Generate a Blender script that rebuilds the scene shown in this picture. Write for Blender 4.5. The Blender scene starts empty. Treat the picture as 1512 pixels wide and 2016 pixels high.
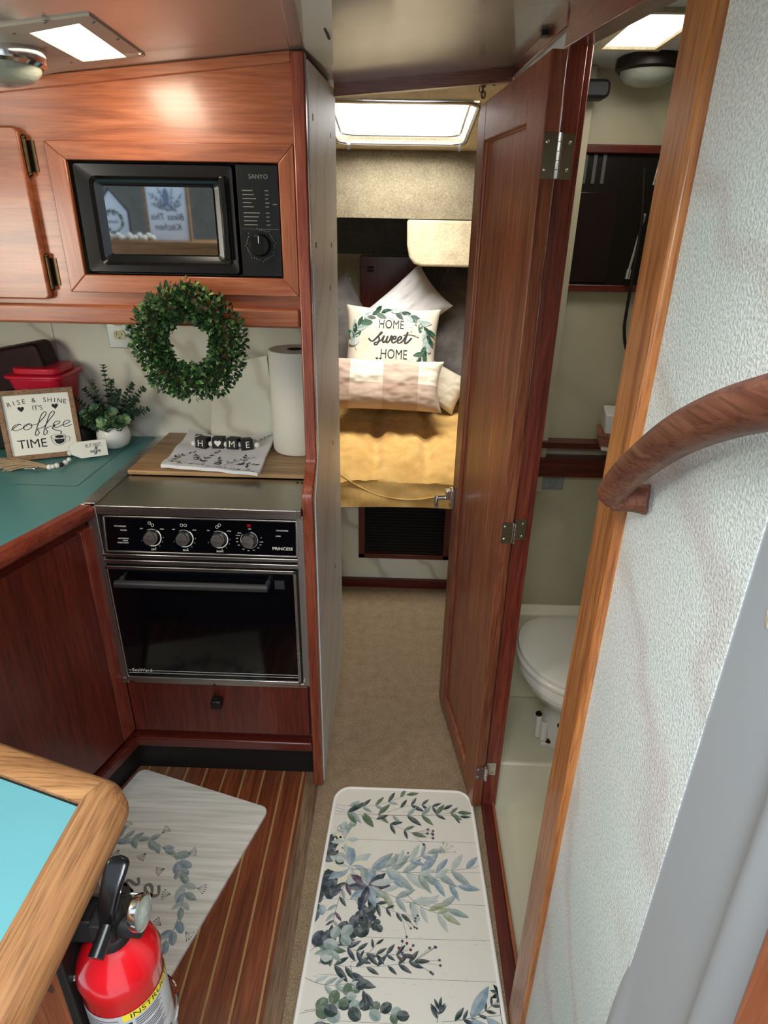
import bpy, math, random
from math import sin, cos, pi, radians, sqrt, atan2, hypot
from mathutils import Vector as V, Matrix, noise
random.seed(7)
SC = bpy.context.scene
COL = SC.collection

# ------------------------------------------------------------------ camera
F, YAW, PIT, ROL, EYE = 1235.04, -0.0230426537, 0.437938401, 0.018463513, 1.55
_f = V((sin(YAW)*cos(PIT), cos(YAW)*cos(PIT), -sin(PIT)))
_r0 = V((cos(YAW), -sin(YAW), 0)); _u0 = _r0.cross(_f)
_r = _r0*cos(ROL) + _u0*sin(ROL); _u = -_r0*sin(ROL) + _u0*cos(ROL)
cam = bpy.data.cameras.new('camera'); camo = bpy.data.objects.new('camera', cam); COL.objects.link(camo)
cam.sensor_fit = 'HORIZONTAL'; cam.sensor_width = 36; cam.lens = F/1512*36
cam.clip_start = 0.01
camo.matrix_world = Matrix(((_r.x, _u.x, -_f.x, 0), (_r.y, _u.y, -_f.y, 0), (_r.z, _u.z, -_f.z, EYE), (0, 0, 0, 1)))
SC.camera = camo
# measured points of the photograph, taken on the real planes they lie on
def ray(x, y): return _r*((x-756)/F) - _u*((y-1008)/F) + _f
def onY(x, y, Y): d = ray(x, y); return V((0, 0, EYE)) + d*(Y/d.y)
def onX(x, y, X): d = ray(x, y); return V((0, 0, EYE)) + d*(X/d.x)
def onZ(x, y, Z): d = ray(x, y); return V((0, 0, EYE)) + d*((Z-EYE)/d.z)
def ceil(x, y): return 1.855 + .093*x + .055*(y-1.42)

# ------------------------------------------------------------------ world, light, exposure
W = bpy.data.worlds.new('sky'); SC.world = W; W.use_nodes = True
bg = W.node_tree.nodes['Background']; bg.inputs[0].default_value = (0.80, 0.91, 1.0, 1); bg.inputs[1].default_value = 1.05
def area(name, loc, target, sx, sy, power, color):
    l = bpy.data.lights.new(name, 'AREA'); l.shape = 'RECTANGLE'; l.size = sx; l.size_y = sy; l.energy = power; l.color = color
    o = bpy.data.objects.new(name, l); COL.objects.link(o); o.location = loc
    o.rotation_euler = (V(target)-V(loc)).to_track_quat('-Z', 'Y').to_euler(); return o
area('companionway_daylight', (.0, -.17, 2.06), (-.14, .60, .30), .85, .62, 26, (0.92, 0.97, 1.0))
area('saloon_window_light', (-1.40, .55, 1.42), (-.55, 1.9, 1.05), .5, .35, 7.5, (1.0, .93, .80))
bh = area('berth_hatch_daylight', (-.02, 2.66, 1.84), (-.02, 3.15, .3), .5, .5, 9, (1.0, .96, .9))
bh.data.spread = radians(125)
area('head_skylight_daylight', (.43, 1.36, 1.84), (.5, 1.45, .3), .12, .22, .75, (1.0, .96, .86))
area('galley_prism_daylight', (-.52, 1.22, 1.775), (-.5, 1.45, 1.0), .10, .2, 1.3, (1.0, .86, .66))
SC.view_settings.view_transform = 'Standard'; SC.view_settings.look = 'None'; SC.view_settings.gamma = 1
SC.view_settings.use_curve_mapping = False
SC.view_settings.exposure = 0.42

# ------------------------------------------------------------------ materials
def srgb(h):
    c = [int(h[i:i+2], 16)/255 for i in (0, 2, 4)]
    return tuple(((x/12.92) if x <= .04045 else ((x+.055)/1.055)**2.4) for x in c) + (1,)
class N:
    def __init__(s, name):
        s.m = bpy.data.materials.new(name); s.m.use_nodes = True; s.t = s.m.node_tree; s.b = s.t.nodes['Principled BSDF']
    def n(s, typ, ins={}, **kw):
        o = s.t.nodes.new(typ)
        for k, v in kw.items(): setattr(o, k, v)
        for k, v in ins.items():
            if isinstance(v, bpy.types.NodeSocket): s.t.links.new(v, o.inputs[k])
            else: o.inputs[k].default_value = v
        return o
    def set(s, k, v):
        if isinstance(v, bpy.types.NodeSocket): s.t.links.new(v, s.b.inputs[k])
        else: s.b.inputs[k].default_value = v
    def ramp(s, fac, stops):
        r = s.n('ShaderNodeValToRGB', {'Fac': fac}); e = r.color_ramp.elements
        while len(e) < len(stops): e.new(.5)
        for i, (p, c) in enumerate(stops): e[i].position = p; e[i].color = c
        return r.outputs['Color']
    def coord(s, scale=(1, 1, 1), rot=(0, 0, 0)):
        c = s.n('ShaderNodeTexCoord'); mp = s.n('ShaderNodeMapping', {'Vector': c.outputs['Object'], 'Scale': scale, 'Rotation': rot})
        return mp.outputs['Vector']
    def noise(s, vec, scale, detail=4, rough=.55, dist=0):
        return s.n('ShaderNodeTexNoise', {'Vector': vec, 'Scale': scale, 'Detail': detail, 'Roughness': rough, 'Distortion': dist}).outputs['Fac']
    def bump(s, h, strength, distance):
        s.set('Normal', s.n('ShaderNodeBump', {'Height': h, 'Strength': strength, 'Distance': distance}).outputs['Normal'])
    def mix(s, fac, a, b, bt='MIX'):
        o = s.n('ShaderNodeMix', {}, data_type='RGBA', blend_type=bt)
        for k, v in ((0, fac), (6, a), (7, b)):
            if isinstance(v, bpy.types.NodeSocket): s.t.links.new(v, o.inputs[k])
            else: o.inputs[k].default_value = v
        return o.outputs[2]
def plain(name, h, rough=.5, metal=0, spec=.5, coat=0, emit=0, bump=None, trans=0, alpha=1):
    n = N(name); c = srgb(h); n.set('Base Color', c); n.set('Roughness', rough); n.set('Metallic', metal)
    n.set('Specular IOR Level', spec); n.set('Coat Weight', coat); n.set('Coat Roughness', .08)
    if emit: n.set('Emission Color', c); n.set('Emission Strength', emit)
    if trans: n.set('Transmission Weight', trans)
    if bump: n.bump(n.noise(n.coord(), bump[0], 3), bump[1], bump[2])
    return n.m
def wood(name, dark, mid, light, axis='z', rough=.34, coat=.35, k=1.0, bump=.12, pm=.75):
    n = N(name)
    al, ac = 3.0*k, 55.0*k
    sc = {'x': (al, ac, ac), 'y': (ac, al, ac), 'z': (ac, ac, al)}[axis]
    sc2 = {'x': (al*5, ac*7, ac*7), 'y': (ac*7, al*5, ac*7), 'z': (ac*7, ac*7, al*5)}[axis]
    a = n.noise(n.coord(sc), 1.0, 6, .6, 1.2); b = n.noise(n.coord(sc2), 1.0, 3, .6)
    big = n.noise(n.coord(tuple(v*.18 for v in sc)), 1.0, 2, .5, .6)
    c = n.ramp(a, [(.25, srgb(dark)), (.5, srgb(mid)), (.75, srgb(light))])
    pore = n.ramp(b, [(.36, (.45, .4, .38, 1)), (.52, (1, 1, 1, 1))])
    c = n.mix(pm, c, pore, 'MULTIPLY')
    tone = n.ramp(big, [(.3, (.78, .76, .75, 1)), (.7, (1.12, 1.08, 1.05, 1))])
    c = n.mix(1.0, c, tone, 'MULTIPLY')
    n.set('Base Color', c); n.set('Roughness', rough); n.set('Coat Weight', coat); n.set('Coat Roughness', .18)
    n.bump(b, bump, .0006); return n.m
def carpet(name, a, b, scale=260, bmp=.6):
    n = N(name); v = n.coord(); x = n.noise(v, scale, 3, .7); y = n.noise(v, scale*.12, 3, .6)
    c = n.ramp(x, [(.3, srgb(a)), (.7, srgb(b))]); t = n.ramp(y, [(.3, (.86, .86, .86, 1)), (.7, (1.1, 1.1, 1.1, 1))])
    n.set('Base Color', n.mix(1, c, t, 'MULTIPLY')); n.set('Roughness', .95); n.set('Specular IOR Level', .1); n.bump(x, bmp, .004); return n.m
def marble(name, base, cold, vein, vs=3.0, rough=.45, grain=None, amount=.55):
    n = N(name); v = n.coord((1, 1, 1), (.5, .4, .7))
    w = n.noise(v, 2.2*vs/3, 5, .6, .8)
    wv = n.n('ShaderNodeTexWave', {'Vector': v, 'Scale': vs*.55, 'Distortion': 9.0, 'Detail': 3.0, 'Detail Scale': 1.3})
    line = n.ramp(wv.outputs['Fac'], [(.0, (amount, amount, amount, 1)), (.09, (.12, .12, .12, 1)), (.3, (0, 0, 0, 1))])
    c = n.ramp(w, [(.35, srgb(base)), (.65, srgb(cold))])
    c = n.mix(line, c, srgb(vein)); n.set('Base Color', c); n.set('Roughness', rough)
    if grain:
        g = n.noise(n.coord(), grain[0], 2, .6); n.bump(g, grain[1], grain[2])
        r = n.ramp(g, [(.38, (.74, .76, .76, 1)), (.58, (1.03, 1.03, 1.03, 1))]); n.set('Base Color', n.mix(1, c, r, 'MULTIPLY'))
    return n.m
M = {}
for ax in 'xyz':
    M['up_'+ax] = wood('mahogany_varnished_'+ax, '7c3e25', 'a25c3a', 'b87451', ax, .34, .3, .8, .1, .4)
    M['red_'+ax] = wood('mahogany_red_'+ax, '60241a', '803424', '944a32', ax, .34, .35)
    M['dark_'+ax] = wood('mahogany_dark_'+ax, '45120d', '5e1f16', '702a1e', ax, .36, .3)
    M['teak_'+ax] = wood('teak_worn_'+ax, '80522f', 'a97a4c', 'c4986a', ax, .6, .0, .8, .35)
    M['door_'+ax] = wood('mahogany_door_'+ax, '6a3220', '8e5036', 'a86c4a', ax, .42, .2)
M['rail'] = wood('handrail_teak', '5a3022', '7c4a36', '96664c', 'y', .5, .05, .8, .3)
M['jamb'] = wood('jamb_oiled', '8a4c24', 'b06e38', 'ca8a50', 'z', .4, .2)
M['post'] = wood('mahogany_post', '6c2c1c', '90442c', 'aa5e40', 'z', .32, .4)
M['cover'] = wood('stove_cover_wood', '8a6846', 'a8865c', 'bc9a70', 'x', .5, .05, .5)
M['carpet'] = carpet('carpet_tan', '725f47', 'a89478', 240)
M['liner'] = carpet('liner_beige', '857a64', 'aa9f86', 120, .4)
M['linerpale'] = carpet('liner_pale', 'ab9c80', 'ccbd9e', 120, .4)
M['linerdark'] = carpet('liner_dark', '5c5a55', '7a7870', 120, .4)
M['lam'] = marble('marble_laminate', 'dedac6', 'd2d6ca', 'a08c7c', 4.2, .35, None, .5)
M['lamcorr'] = marble('marble_corridor', 'f2f2ef', 'e6eaea', 'c4b8b0', 3.0, .42, (420, .35, .0012), .3)
M['lamright'] = marble('marble_leathered', 'f2f4f0', 'e2eeec', 'c8b4a6', 3.4, .40, (300, .8, .002), .34)
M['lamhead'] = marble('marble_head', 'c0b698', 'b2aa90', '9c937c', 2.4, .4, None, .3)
M['gel'] = plain('gelcoat_ceiling', 'a79c92', .16, coat=.5)
M['gelwhite'] = plain('gelcoat_white', 'd8d8d2', .3, bump=(14, .05, .003))
M['gelgrey'] = plain('gelcoat_step', 'a4a7aa', .35, bump=(9, .12, .004))
M['cream'] = plain('cream_pan', 'ded6ba', .35)
M['teal'] = plain('teal_laminate_daylit', '609da4', .38, bump=(500, .03, .0003))  # near counter: strong daylight is put into this lighter teal
M['tealshaded'] = plain('teal_laminate_shaded', '4d8280', .38, bump=(500, .03, .0003))  # same laminate, darkened in colour for the dimmer light in the galley
M['tealseam'] = plain('teal_seam', '12302e', .6)
M['black'] = plain('black_plastic', '0b0c0e', .22)
M['blackmat'] = plain('black_matte', '0c0c0c', .6)
M['blackgloss'] = plain('black_enamel', '05070b', .06, coat=.6)
M['mwglass'] = plain('microwave_glass', 'b2b8bc', .03, metal=1)
M['mwplate'] = plain('microwave_plate', '2c2e30', .25, metal=.6)
M['chrome'] = plain('chrome', 'd8d8d8', .12, metal=1)
M['brass'] = plain('brass', 'b08a50', .28, metal=1)
M['bronze'] = plain('bronze_hinge', '4e4230', .4, metal=1)
M['pewter'] = plain('pewter_knob', '2e2a28', .4, metal=.7)
M['frost'] = plain('lamp_glass', '8f9488', .18, spec=.8, bump=(180, .5, .002))
M['white'] = plain('white_ceramic', 'e8e6e0', .3)
M['toilet'] = plain('toilet_china', 'e4e0d2', .16, coat=.3)
M['paper'] = plain('paper', 'e6e2d6', .9, bump=(90, .25, .001))
M['ink'] = plain('ink', '17161a', .7)
M['inkgrey'] = plain('ink_grey', '7b7872', .7)
M['signwhite'] = plain('sign_face', 'f0eee2', .6)
M['signframe'] = wood('sign_frame_wood', '7a5c42', '9c7a5a', 'b09070', 'x', .7, 0, .8)
M['red'] = plain('red_enamel', 'c80f1c', .2, coat=.6)
M['redbin'] = plain('red_plastic', 'c01a34', .3)
M['maroon'] = plain('maroon_vinyl', '26070f', .55, spec=.25)
M['yellow'] = plain('label_yellow', 'e6d62e', .5)
M['label'] = plain('label_silver', 'c9cacd', .35, metal=.2)
M['outlet'] = plain('outlet_ivory', 'c8c49c', .4)
TONE = {}
def washed(k):
    m = M[k]; h = m.node_tree.nodes['Principled BSDF'].inputs['Base Color'].default_value
    dk_ = k in ('lfdark', 'lfnavy', 'lfgreen', 'lfplum')
    for kk, f0, f1 in ((k, .0, .10 if dk_ else .3), (k+'_wash', .03 if dk_ else .2, .32 if dk_ else .6)):
        n = N(kk[2:]+'_ink'); a = tuple(h[i]*(1-f0)+.62*f0 for i in range(3))+(1,); b = tuple(h[i]*(1-f1)+.62*f1 for i in range(3))+(1,)
        n.set('Base Color', n.ramp(n.noise(n.coord(), 55, 3), [(.35, a), (.68, b)])); n.set('Roughness', .85); M[kk] = n.m
    TONE[M[k].name] = M[k+'_wash']
M['skyglass'] = plain('skylight_pane', 'fffdf2', .3, emit=2.2)
M['hatchglass'] = plain('hatch_pane', 'ffffff', .3, emit=2.6)
M['must'] = None
def steel(name, axis, col='8c8a86', r=.24):
    n = N(name); sc = {'x': (2, 300, 300), 'y': (300, 2, 300), 'z': (300, 300, 2)}[axis]
    a = n.noise(n.coord(sc), 1, 2); n.set('Base Color', srgb(col)); n.set('Metallic', 1.0)
    n.set('Roughness', n.n('ShaderNodeMapRange', {'Value': a, 'To Min': r*.8, 'To Max': r*1.4}).outputs[0]); n.bump(a, .05, .0003); return n.m
M['steel'] = steel('stainless_x', 'x', 'c4c0ba', .27); M['steelz'] = steel('stainless_z', 'z', 'b0a8a2', .42); M['steeltop'] = steel('stainless_top', 'x', 'a8a698', .3)
def fabric(name, a, b, scale=90, wr=.25, thread=900):
    n = N(name); x = n.noise(n.coord(), scale*.1, 4, .6); t = n.noise(n.coord(), thread, 2, .6)
    n.set('Base Color', n.mix(1, n.ramp(x, [(.3, srgb(a)), (.7, srgb(b))]), n.ramp(t, [(.3, (.9, .9, .9, 1)), (.7, (1.05, 1.05, 1.05, 1))]), 'MULTIPLY'))
    n.set('Roughness', .9); n.set('Specular IOR Level', .15); n.set('Sheen Weight', .2); n.bump(x, wr, .008); return n.m
M['must'] = fabric('mustard_cotton', 'cc9f58', 'e6bc74', 110, .6)
M['grey'] = fabric('charcoal_weave', '5e5956', '7a7470', 160, .2, 300)
M['wht'] = fabric('white_cotton', 'c9c5c4', 'dad7d6', 60, .2)
M['cushion'] = fabric('linen_cream', 'c6beaa', 'd6cebb', 60, .15)
M['pl0'] = fabric('check_tan', 'b8a08e', 'c4ae9c', 50, .15); M['pl1'] = fabric('check_cream', 'dcd2bc', 'e6dec8', 50, .15)
M['pl2'] = fabric('check_beige', 'a88c78', 'b49a86', 50, .15)
M['towel'] = fabric('towel_white', 'dcdcdc', 'eaeaea', 80, .2)
for k, h in (('lfdark', '1f3330'), ('lfnavy', '22303e'), ('lfgreen', '4f6649'), ('lfsage', '7d9189'), ('lfpale', 'a9b5ac'), ('lfblue', '6f8a98'), ('lfolive', '8d9568'), ('lfred', '6e2c38'), ('lfstem', '4a4c48'), ('lfcream', 'd9d3bf'), ('lfplum', '45304a')):
    M[k] = plain(k[2:]+'_print', h, .85)
for k in ('lfdark', 'lfnavy', 'lfgreen', 'lfsage', 'lfpale', 'lfblue', 'lfolive', 'lfplum'): washed(k)
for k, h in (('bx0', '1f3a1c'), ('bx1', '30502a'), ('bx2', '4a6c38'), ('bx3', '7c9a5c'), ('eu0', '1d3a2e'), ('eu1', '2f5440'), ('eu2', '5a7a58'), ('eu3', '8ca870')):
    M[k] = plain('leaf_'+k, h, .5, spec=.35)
M['stem'] = plain('twig', '4a3a24', .8); M['twine'] = plain('jute_twine', 'a08460', .9); M['jute'] = plain('raffia', 'b39a78', .9)
M['mirrorcab'] = plain('cabinet_dark_panel', '120e0d', .3); M['louv'] = plain('louvre_grey', '4a4a4a', .5); M['shut'] = plain('shutter_dark', '1c1210', .25)
M['sticker'] = plain('notice_sticker', '8f928a', .6)

def sole():
    n = N('teak_and_holly_sole'); v = n.coord(); s = n.n('ShaderNodeSeparateXYZ', {'Vector': v})
    a = n.n('ShaderNodeMath', {0: s.outputs['X'], 1: 1.459}, operation='ADD')
    d = n.n('ShaderNodeMath', {0: a.outputs[0], 1: .0595}, operation='DIVIDE')
    f = n.n('ShaderNodeMath', {0: d.outputs[0]}, operation='FRACT')
    l = n.n('ShaderNodeMath', {0: f.outputs[0], 1: .09}, operation='LESS_THAN')
    g = n.noise(n.coord((60, 3, 60)), 1, 6, .6, 1); p = n.noise(n.coord((420, 14, 420)), 1, 3)
    w = n.noise(n.coord((3.2, 1.3, 1)), 1, 3)
    c = n.ramp(g, [(.3, srgb('5e2c18')), (.55, srgb('844426')), (.75, srgb('9c5a38'))])
    c = n.mix(n.ramp(w, [(.5, (0, 0, 0, 1)), (.72, (.55, .55, .55, 1))]), c, srgb('86705a'))
    c = n.mix(l.outputs[0], c, srgb('b08858')); c = n.mix(.7, c, n.ramp(p, [(.36, (.6, .58, .56, 1)), (.55, (1, 1, 1, 1))]), 'MULTIPLY')
    n.set('Base Color', c); n.set('Roughness', .38); n.set('Coat Weight', .2); n.set('Coat Roughness', .25); n.bump(p, .12, .0008); return n.m
M['sole'] = sole()
def matmat(name, a, b, ax):
    n = N(name); sc = (3, 60, 3) if ax == 'x' else (60, 3, 3)
    g = n.noise(n.coord(sc, (0, 0, -.27)), 1, 5, .6, .5); x = n.noise(n.coord(), 500, 2)
    n.set('Base Color', n.ramp(g, [(.35, srgb(a)), (.6, srgb(b))])); n.set('Roughness', .8); n.bump(x, .2, .0006); return n.m
M['matl'] = matmat('mat_woodgrain', 'd2cfc2', 'eeebe0', 'x')
M['mattop'] = plain('mat_whitewash', 'dcd7cb', .8, bump=(500, .2, .0006))
M['matpipe'] = plain('mat_piping', 'eeeae2', .8)
M['stain'] = plain('print_stain', 'b4aea2', .85)
M['line'] = plain('print_board_line', '6e6a66', .85)

# ------------------------------------------------------------------ mesh builder
class MB:
    def __init__(s, mat=None):
        s.v = []; s.f = []; s.mi = []; s.sm = []; s.mats = []; s.cur = 0; s.T = None
        if mat: s.use(mat)
    def use(s, k):
        m = M[k] if isinstance(k, str) else k
        if m not in s.mats: s.mats.append(m)
        s.cur = s.mats.index(m); return s
    def at(s, T): s.T = T; return s
    def add(s, vs, fs, smooth=False):
        o = len(s.v)
        for p in vs:
            p = V(p)
            s.v.append(s.T @ p if s.T is not None else p)
        for f in fs: s.f.append([i+o for i in f]); s.mi.append(s.cur); s.sm.append(smooth)
        return s
    def box(s, x0, x1, y0, y1, z0, z1):
        return s.hexa([(x0, y0, z0), (x1, y0, z0), (x1, y1, z0), (x0, y1, z0), (x0, y0, z1), (x1, y0, z1), (x1, y1, z1), (x0, y1, z1)])
    def hexa(s, p):
        return s.add(p, [(0, 3, 2, 1), (4, 5, 6, 7), (0, 1, 5, 4), (1, 2, 6, 5), (2, 3, 7, 6), (3, 0, 4, 7)])
    def prism(s, poly, off, smooth=False):
        n = len(poly); off = V(off); a = [V(p) for p in poly]
        s.add(a+[p+off for p in a], [list(range(n))[::-1], [i+n for i in range(n)]]); 
        base = len(s.v)-2*n
        for i in range(n):
            j = (i+1) % n; s.f.append([base+i, base+j, base+n+j, base+n+i]); s.mi.append(s.cur); s.sm.append(smooth)
        return s
    def poly(s, pts): return s.add(pts, [list(range(len(pts)))])
    def grid(s, fn, nu, nv, smooth=True, mfn=None, closeu=False):
        o = len(s.v); cu = nu if closeu else nu+1
        for j in range(nv+1):
            for i in range(cu):
                p = V(fn(i/nu, j/nv)); s.v.append(s.T @ p if s.T is not None else p)
        for j in range(nv):
            for i in range(nu):
                i2 = (i+1) % cu
                s.f.append([o+j*cu+i, o+j*cu+i2, o+(j+1)*cu+i2, o+(j+1)*cu+i]); s.mi.append(s.cur if mfn is None else mfn(i/nu, j/nv)); s.sm.append(smooth)
        return s
    def lathe(s, prof, n=32, c=(0, 0, 0), ax='z', sx=1, sy=1, smooth=True, caps=True):
        c = V(c); o = len(s.v)
        def P(r, h, a):
            x, y = r*cos(a)*sx, r*sin(a)*sy
            return c + {'z': V((x, y, h)), 'y': V((x, h, y)), 'x': V((h, x, y))}[ax]
        vs = [P(r, h, 2*pi*i/n) for r, h in prof for i in range(n)]
        fs = [(j*n+i, j*n+(i+1) % n, (j+1)*n+(i+1) % n, (j+1)*n+i) for j in range(len(prof)-1) for i in range(n)]
        s.add(vs, fs, smooth)
        if caps:
            b = len(s.v)-len(vs)
            for k in (0, len(prof)-1):
                if prof[k][0] > 1e-5: s.f.append([b+k*n+i for i in range(n)]); s.mi.append(s.cur); s.sm.append(False)
        return s
    def tube(s, pts, r, n=8, closed=False, flat=1.0, up=None, caps=True, smooth=None):
        pts = [V(p) for p in pts]; m = len(pts); rs = r if isinstance(r, (list, tuple)) else [r]*m
        o = len(s.v); prev = None; vs = []
        for i, p in enumerate(pts):
            if closed: t = pts[(i+1) % m]-pts[i-1]
            else: t = pts[min(i+1, m-1)]-pts[max(i-1, 0)]
            t.normalize()
            if up is not None: a = V(up).cross(t)
            elif prev is None: a = t.cross(V((0, 0, 1))) if abs(t.z) < .9 else t.cross(V((1, 0, 0)))
            else: a = prev - t*prev.dot(t)
            if a.length < 1e-6: a = t.orthogonal()
            a.normalize(); prev = a; b = t.cross(a)
            for k in range(n):
                g = 2*pi*(k+.5)/n; vs.append(p + a*cos(g)*rs[i] + b*sin(g)*rs[i]*flat)
        mm = m if closed else m-1
        fs = [(i*n+k, i*n+(k+1) % n, ((i+1) % m)*n+(k+1) % n, ((i+1) % m)*n+k) for i in range(mm) for k in range(n)]
        if not closed and caps: fs += [list(range(n))[::-1], [(m-1)*n+k for k in range(n)]]
        return s.add(vs, fs, n > 5 if smooth is None else smooth)
    def ball(s, c, r, n=12, sx=1, sy=1, sz=1):
        c = V(c); k = n//2
        return s.grid(lambda u, v: c+V((r*sx*sin(pi*(v*.98+.01))*cos(2*pi*u), r*sy*sin(pi*(v*.98+.01))*sin(2*pi*u), r*sz*cos(pi*(v*.98+.01)))), n, k, True, None, True)
    def text(s, txt, size, fn, align='CENTER', shear=0, wide=1.0, bold=0):
        cu = bpy.data.curves.new('t', 'FONT'); cu.body = txt; cu.size = size; cu.align_x = align; cu.align_y = 'CENTER'; cu.shear = shear; cu.offset = bold
        cu.resolution_u = 3
        o = bpy.data.objects.new('t', cu); COL.objects.link(o); bpy.context.view_layer.update()
        me = bpy.data.meshes.new_from_object(o.evaluated_get(bpy.context.evaluated_depsgraph_get()))
        s.add([fn(v.co.x*wide, v.co.y) for v in me.vertices], [list(p.vertices) for p in me.polygons])
        bpy.data.objects.remove(o); bpy.data.curves.remove(cu); bpy.data.meshes.remove(me); return s
    def ribbon(s, pts, w, fn):
        """flat printed stroke through 2D points; fn maps (x,y) to 3D"""
        L = []; R = []
        for i, p in enumerate(pts):
            a = pts[max(i-1, 0)]; b = pts[min(i+1, len(pts)-1)]; dx, dy = b[0]-a[0], b[1]-a[1]; l = hypot(dx, dy) or 1
            ww = w(i/(len(pts)-1)) if callable(w) else w
            ww *= (.6+.4*abs(dy)/l)
            nx, ny = -dy/l*ww/2, dx/l*ww/2
            L.append(fn(p[0]+nx, p[1]+ny)); R.append(fn(p[0]-nx, p[1]-ny))
        n = len(pts); return s.add(L+R, [(i, i+n, i+n+1, i+1) for i in range(n-1)])
    def build(s, name, parent=None, bev=0, seg=2, loc=None):
        me = bpy.data.meshes.new(name); o = bpy.data.objects.new(name, me)
        org = V((0, 0, 0))
        if loc is not None: org = V(loc)
        elif parent is not None: org = worldloc(parent)
        me.from_pydata([p-org for p in s.v], [], s.f)
        for m in s.mats: me.materials.append(m)
        for p, mi, sm in zip(me.polygons, s.mi, s.sm): p.material_index = mi; p.use_smooth = sm
        me.update(); me.set_sharp_from_angle(angle=radians(48)); COL.objects.link(o)
        if parent is not None: o.parent = parent
        elif loc is not None: o.location = org
        if bev:
            b = o.modifiers.new('bevel', 'BEVEL'); b.width = bev; b.segments = seg; b.limit_method = 'ANGLE'; b.angle_limit = radians(50)
        return o
def worldloc(o):
    p = V(o.location)
    while o.parent: o = o.parent; p += V(o.location)
    return p
def tag(o, label, cat, group=None, kind=None):
    o['label'] = label; o['category'] = cat
    if group: o['group'] = group
    if kind: o['kind'] = kind
    return o
def thing(name, label, cat, loc=(0, 0, 0), group=None):
    o = bpy.data.objects.new(name, None); COL.objects.link(o); o.location = loc; o.empty_display_size = .02
    return tag(o, label, cat, group)
def struct(mb, name, label=None, bev=0):
    o = mb.build(name, None, bev); o['kind'] = 'structure'
    if label: o['label'] = label
    return o
def frame(o, x, y, z):
    x, y, z, o = V(x).normalized(), V(y).normalized(), V(z).normalized(), V(o)
    return Matrix(((x.x, y.x, z.x, o.x), (x.y, y.y, z.y, o.y), (x.z, y.z, z.z, o.z), (0, 0, 0, 1)))
def spline(p, k=8, closed=False):
    p = [V(q) if len(q) == 3 else V((q[0], q[1], 0)) for q in p]; out = []; n = len(p)
    for i in range(n if closed else n-1):
        if closed: a, b, c, d = p[i-1], p[i], p[(i+1) % n], p[(i+2) % n]
        else: a, b, c, d = p[max(i-1, 0)], p[i], p[i+1], p[min(i+2, n-1)]
        for j in range(k):
            t = j/k; out.append(.5*((2*b)+(c-a)*t+(2*a-5*b+4*c-d)*t*t+(3*b-a-3*c+d)*t**3))
    if not closed: out.append(p[-1])
    return out
def rrect(x0, x1, y0, y1, r, k=5):
    out = []
    for cx, cy, a0 in ((x1-r, y1-r, 0), (x0+r, y1-r, 90), (x0+r, y0+r, 180), (x1-r, y0+r, 270)):
        for i in range(k+1): a = radians(a0+90*i/k); out.append((cx+r*cos(a), cy+r*sin(a)))
    return out
GL = {'c': ([(0, .15), (.5, .95), (.62, .8), (.5, 1), (.2, .85), (.08, .4), (.3, .02), (.8, .3)], .8),
      'o': ([(0, .3), (.35, .9), (.12, .75), (.05, .35), (.3, 0), (.62, .3), (.58, .8), (.35, .95), (.5, .7), (.95, .75)], .92),
      'f': ([(0, .7), (.3, 1.3), (.55, 2.2), (.42, 2.6), (.22, 2.1), (.15, .8), (.1, -.6), (.22, -1.0), (.38, -.6), (.2, .0), (.62, .3)], .6),
      'e': ([(0, .3), (.38, .5), (.52, .82), (.32, 1), (.1, .7), (.12, .25), (.36, 0), (.75, .3)], .72),
      's': ([(-.9, .5), (-.3, .1), (.3, 1.0), (.52, 1.5), (.62, 1.4), (.5, 1.2), (.3, .9), (.5, .4), (.4, -.3), (.1, -.4), (.05, -.1), (.4, .05), (.8, .35)], .8),
      'w': ([(0, .4), (.2, 1), (.18, .3), (.35, 0), (.6, .35), (.68, .95), (.66, .3), (.82, 0), (1.08, .4), (1.12, 1), (1.3, .85)], 1.25),
      't': ([(0, .3), (.3, 1.1), (.42, 1.7), (.35, .5), (.45, 0), (.75, .25), (1.1, .9)], .8),
      'h': ([(0, .3), (.35, 1.4), (.5, 2.3), (.35, 2.5), (.22, 2.0), (.15, .9), (.1, 0), (.25, .7), (.5, 1.0), (.62, .7), (.6, .2), (.78, 0), (1.1, .35)], 1.0),
      'g': ([(0, .15), (.5, .9), (.2, .9), (.05, .4), (.3, 0), (.58, .5), (.6, .9), (.55, -.5), (.3, -1.0), (.05, -.7), (.4, -.1), (.9, .4)], .85)}
def script(mb, word, size, w, fn, x0=None, slant=.18, xs=1.0):
    pts = []; x = 0
    for ch in word:
        g, adv = GL[ch]; pts += [(x+a+b*slant, b) for a, b in (g if not pts else g[1:])]; x += adv
    if x0 is None: x0 = -x/2
    p = [((q.x+x0)*size*xs, q.y*size) for q in spline([(a, b) for a, b in pts], 6)]
    mb.ribbon(p, w, fn)
def leaf2(mb, x, y, ang, L, Wd, fn, kind='lance', h=0):
    n = 7; pts = []
    for i in range(n+1):
        t = i/n; w = sin(pi*t)**(.8 if kind == 'lance' else .5)*(1-.35*t if kind == 'lance' else 1); pts.append((t*L, w*Wd/2))
    c, s = cos(ang), sin(ang); g = lambda a, b: fn(x+a*c-b*s, y+a*s+b*c, h)
    mb.poly([g(a, b) for a, b in pts]); m0 = mb.mats[mb.cur]
    if m0.name in TONE: mb.use(TONE[m0.name])
    mb.poly([g(a, -b) for a, b in pts][::-1]); mb.use(m0)
HH = [0]
def nh(): HH[0] += 1; return .00022+(HH[0] % 60)*.000012
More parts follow.
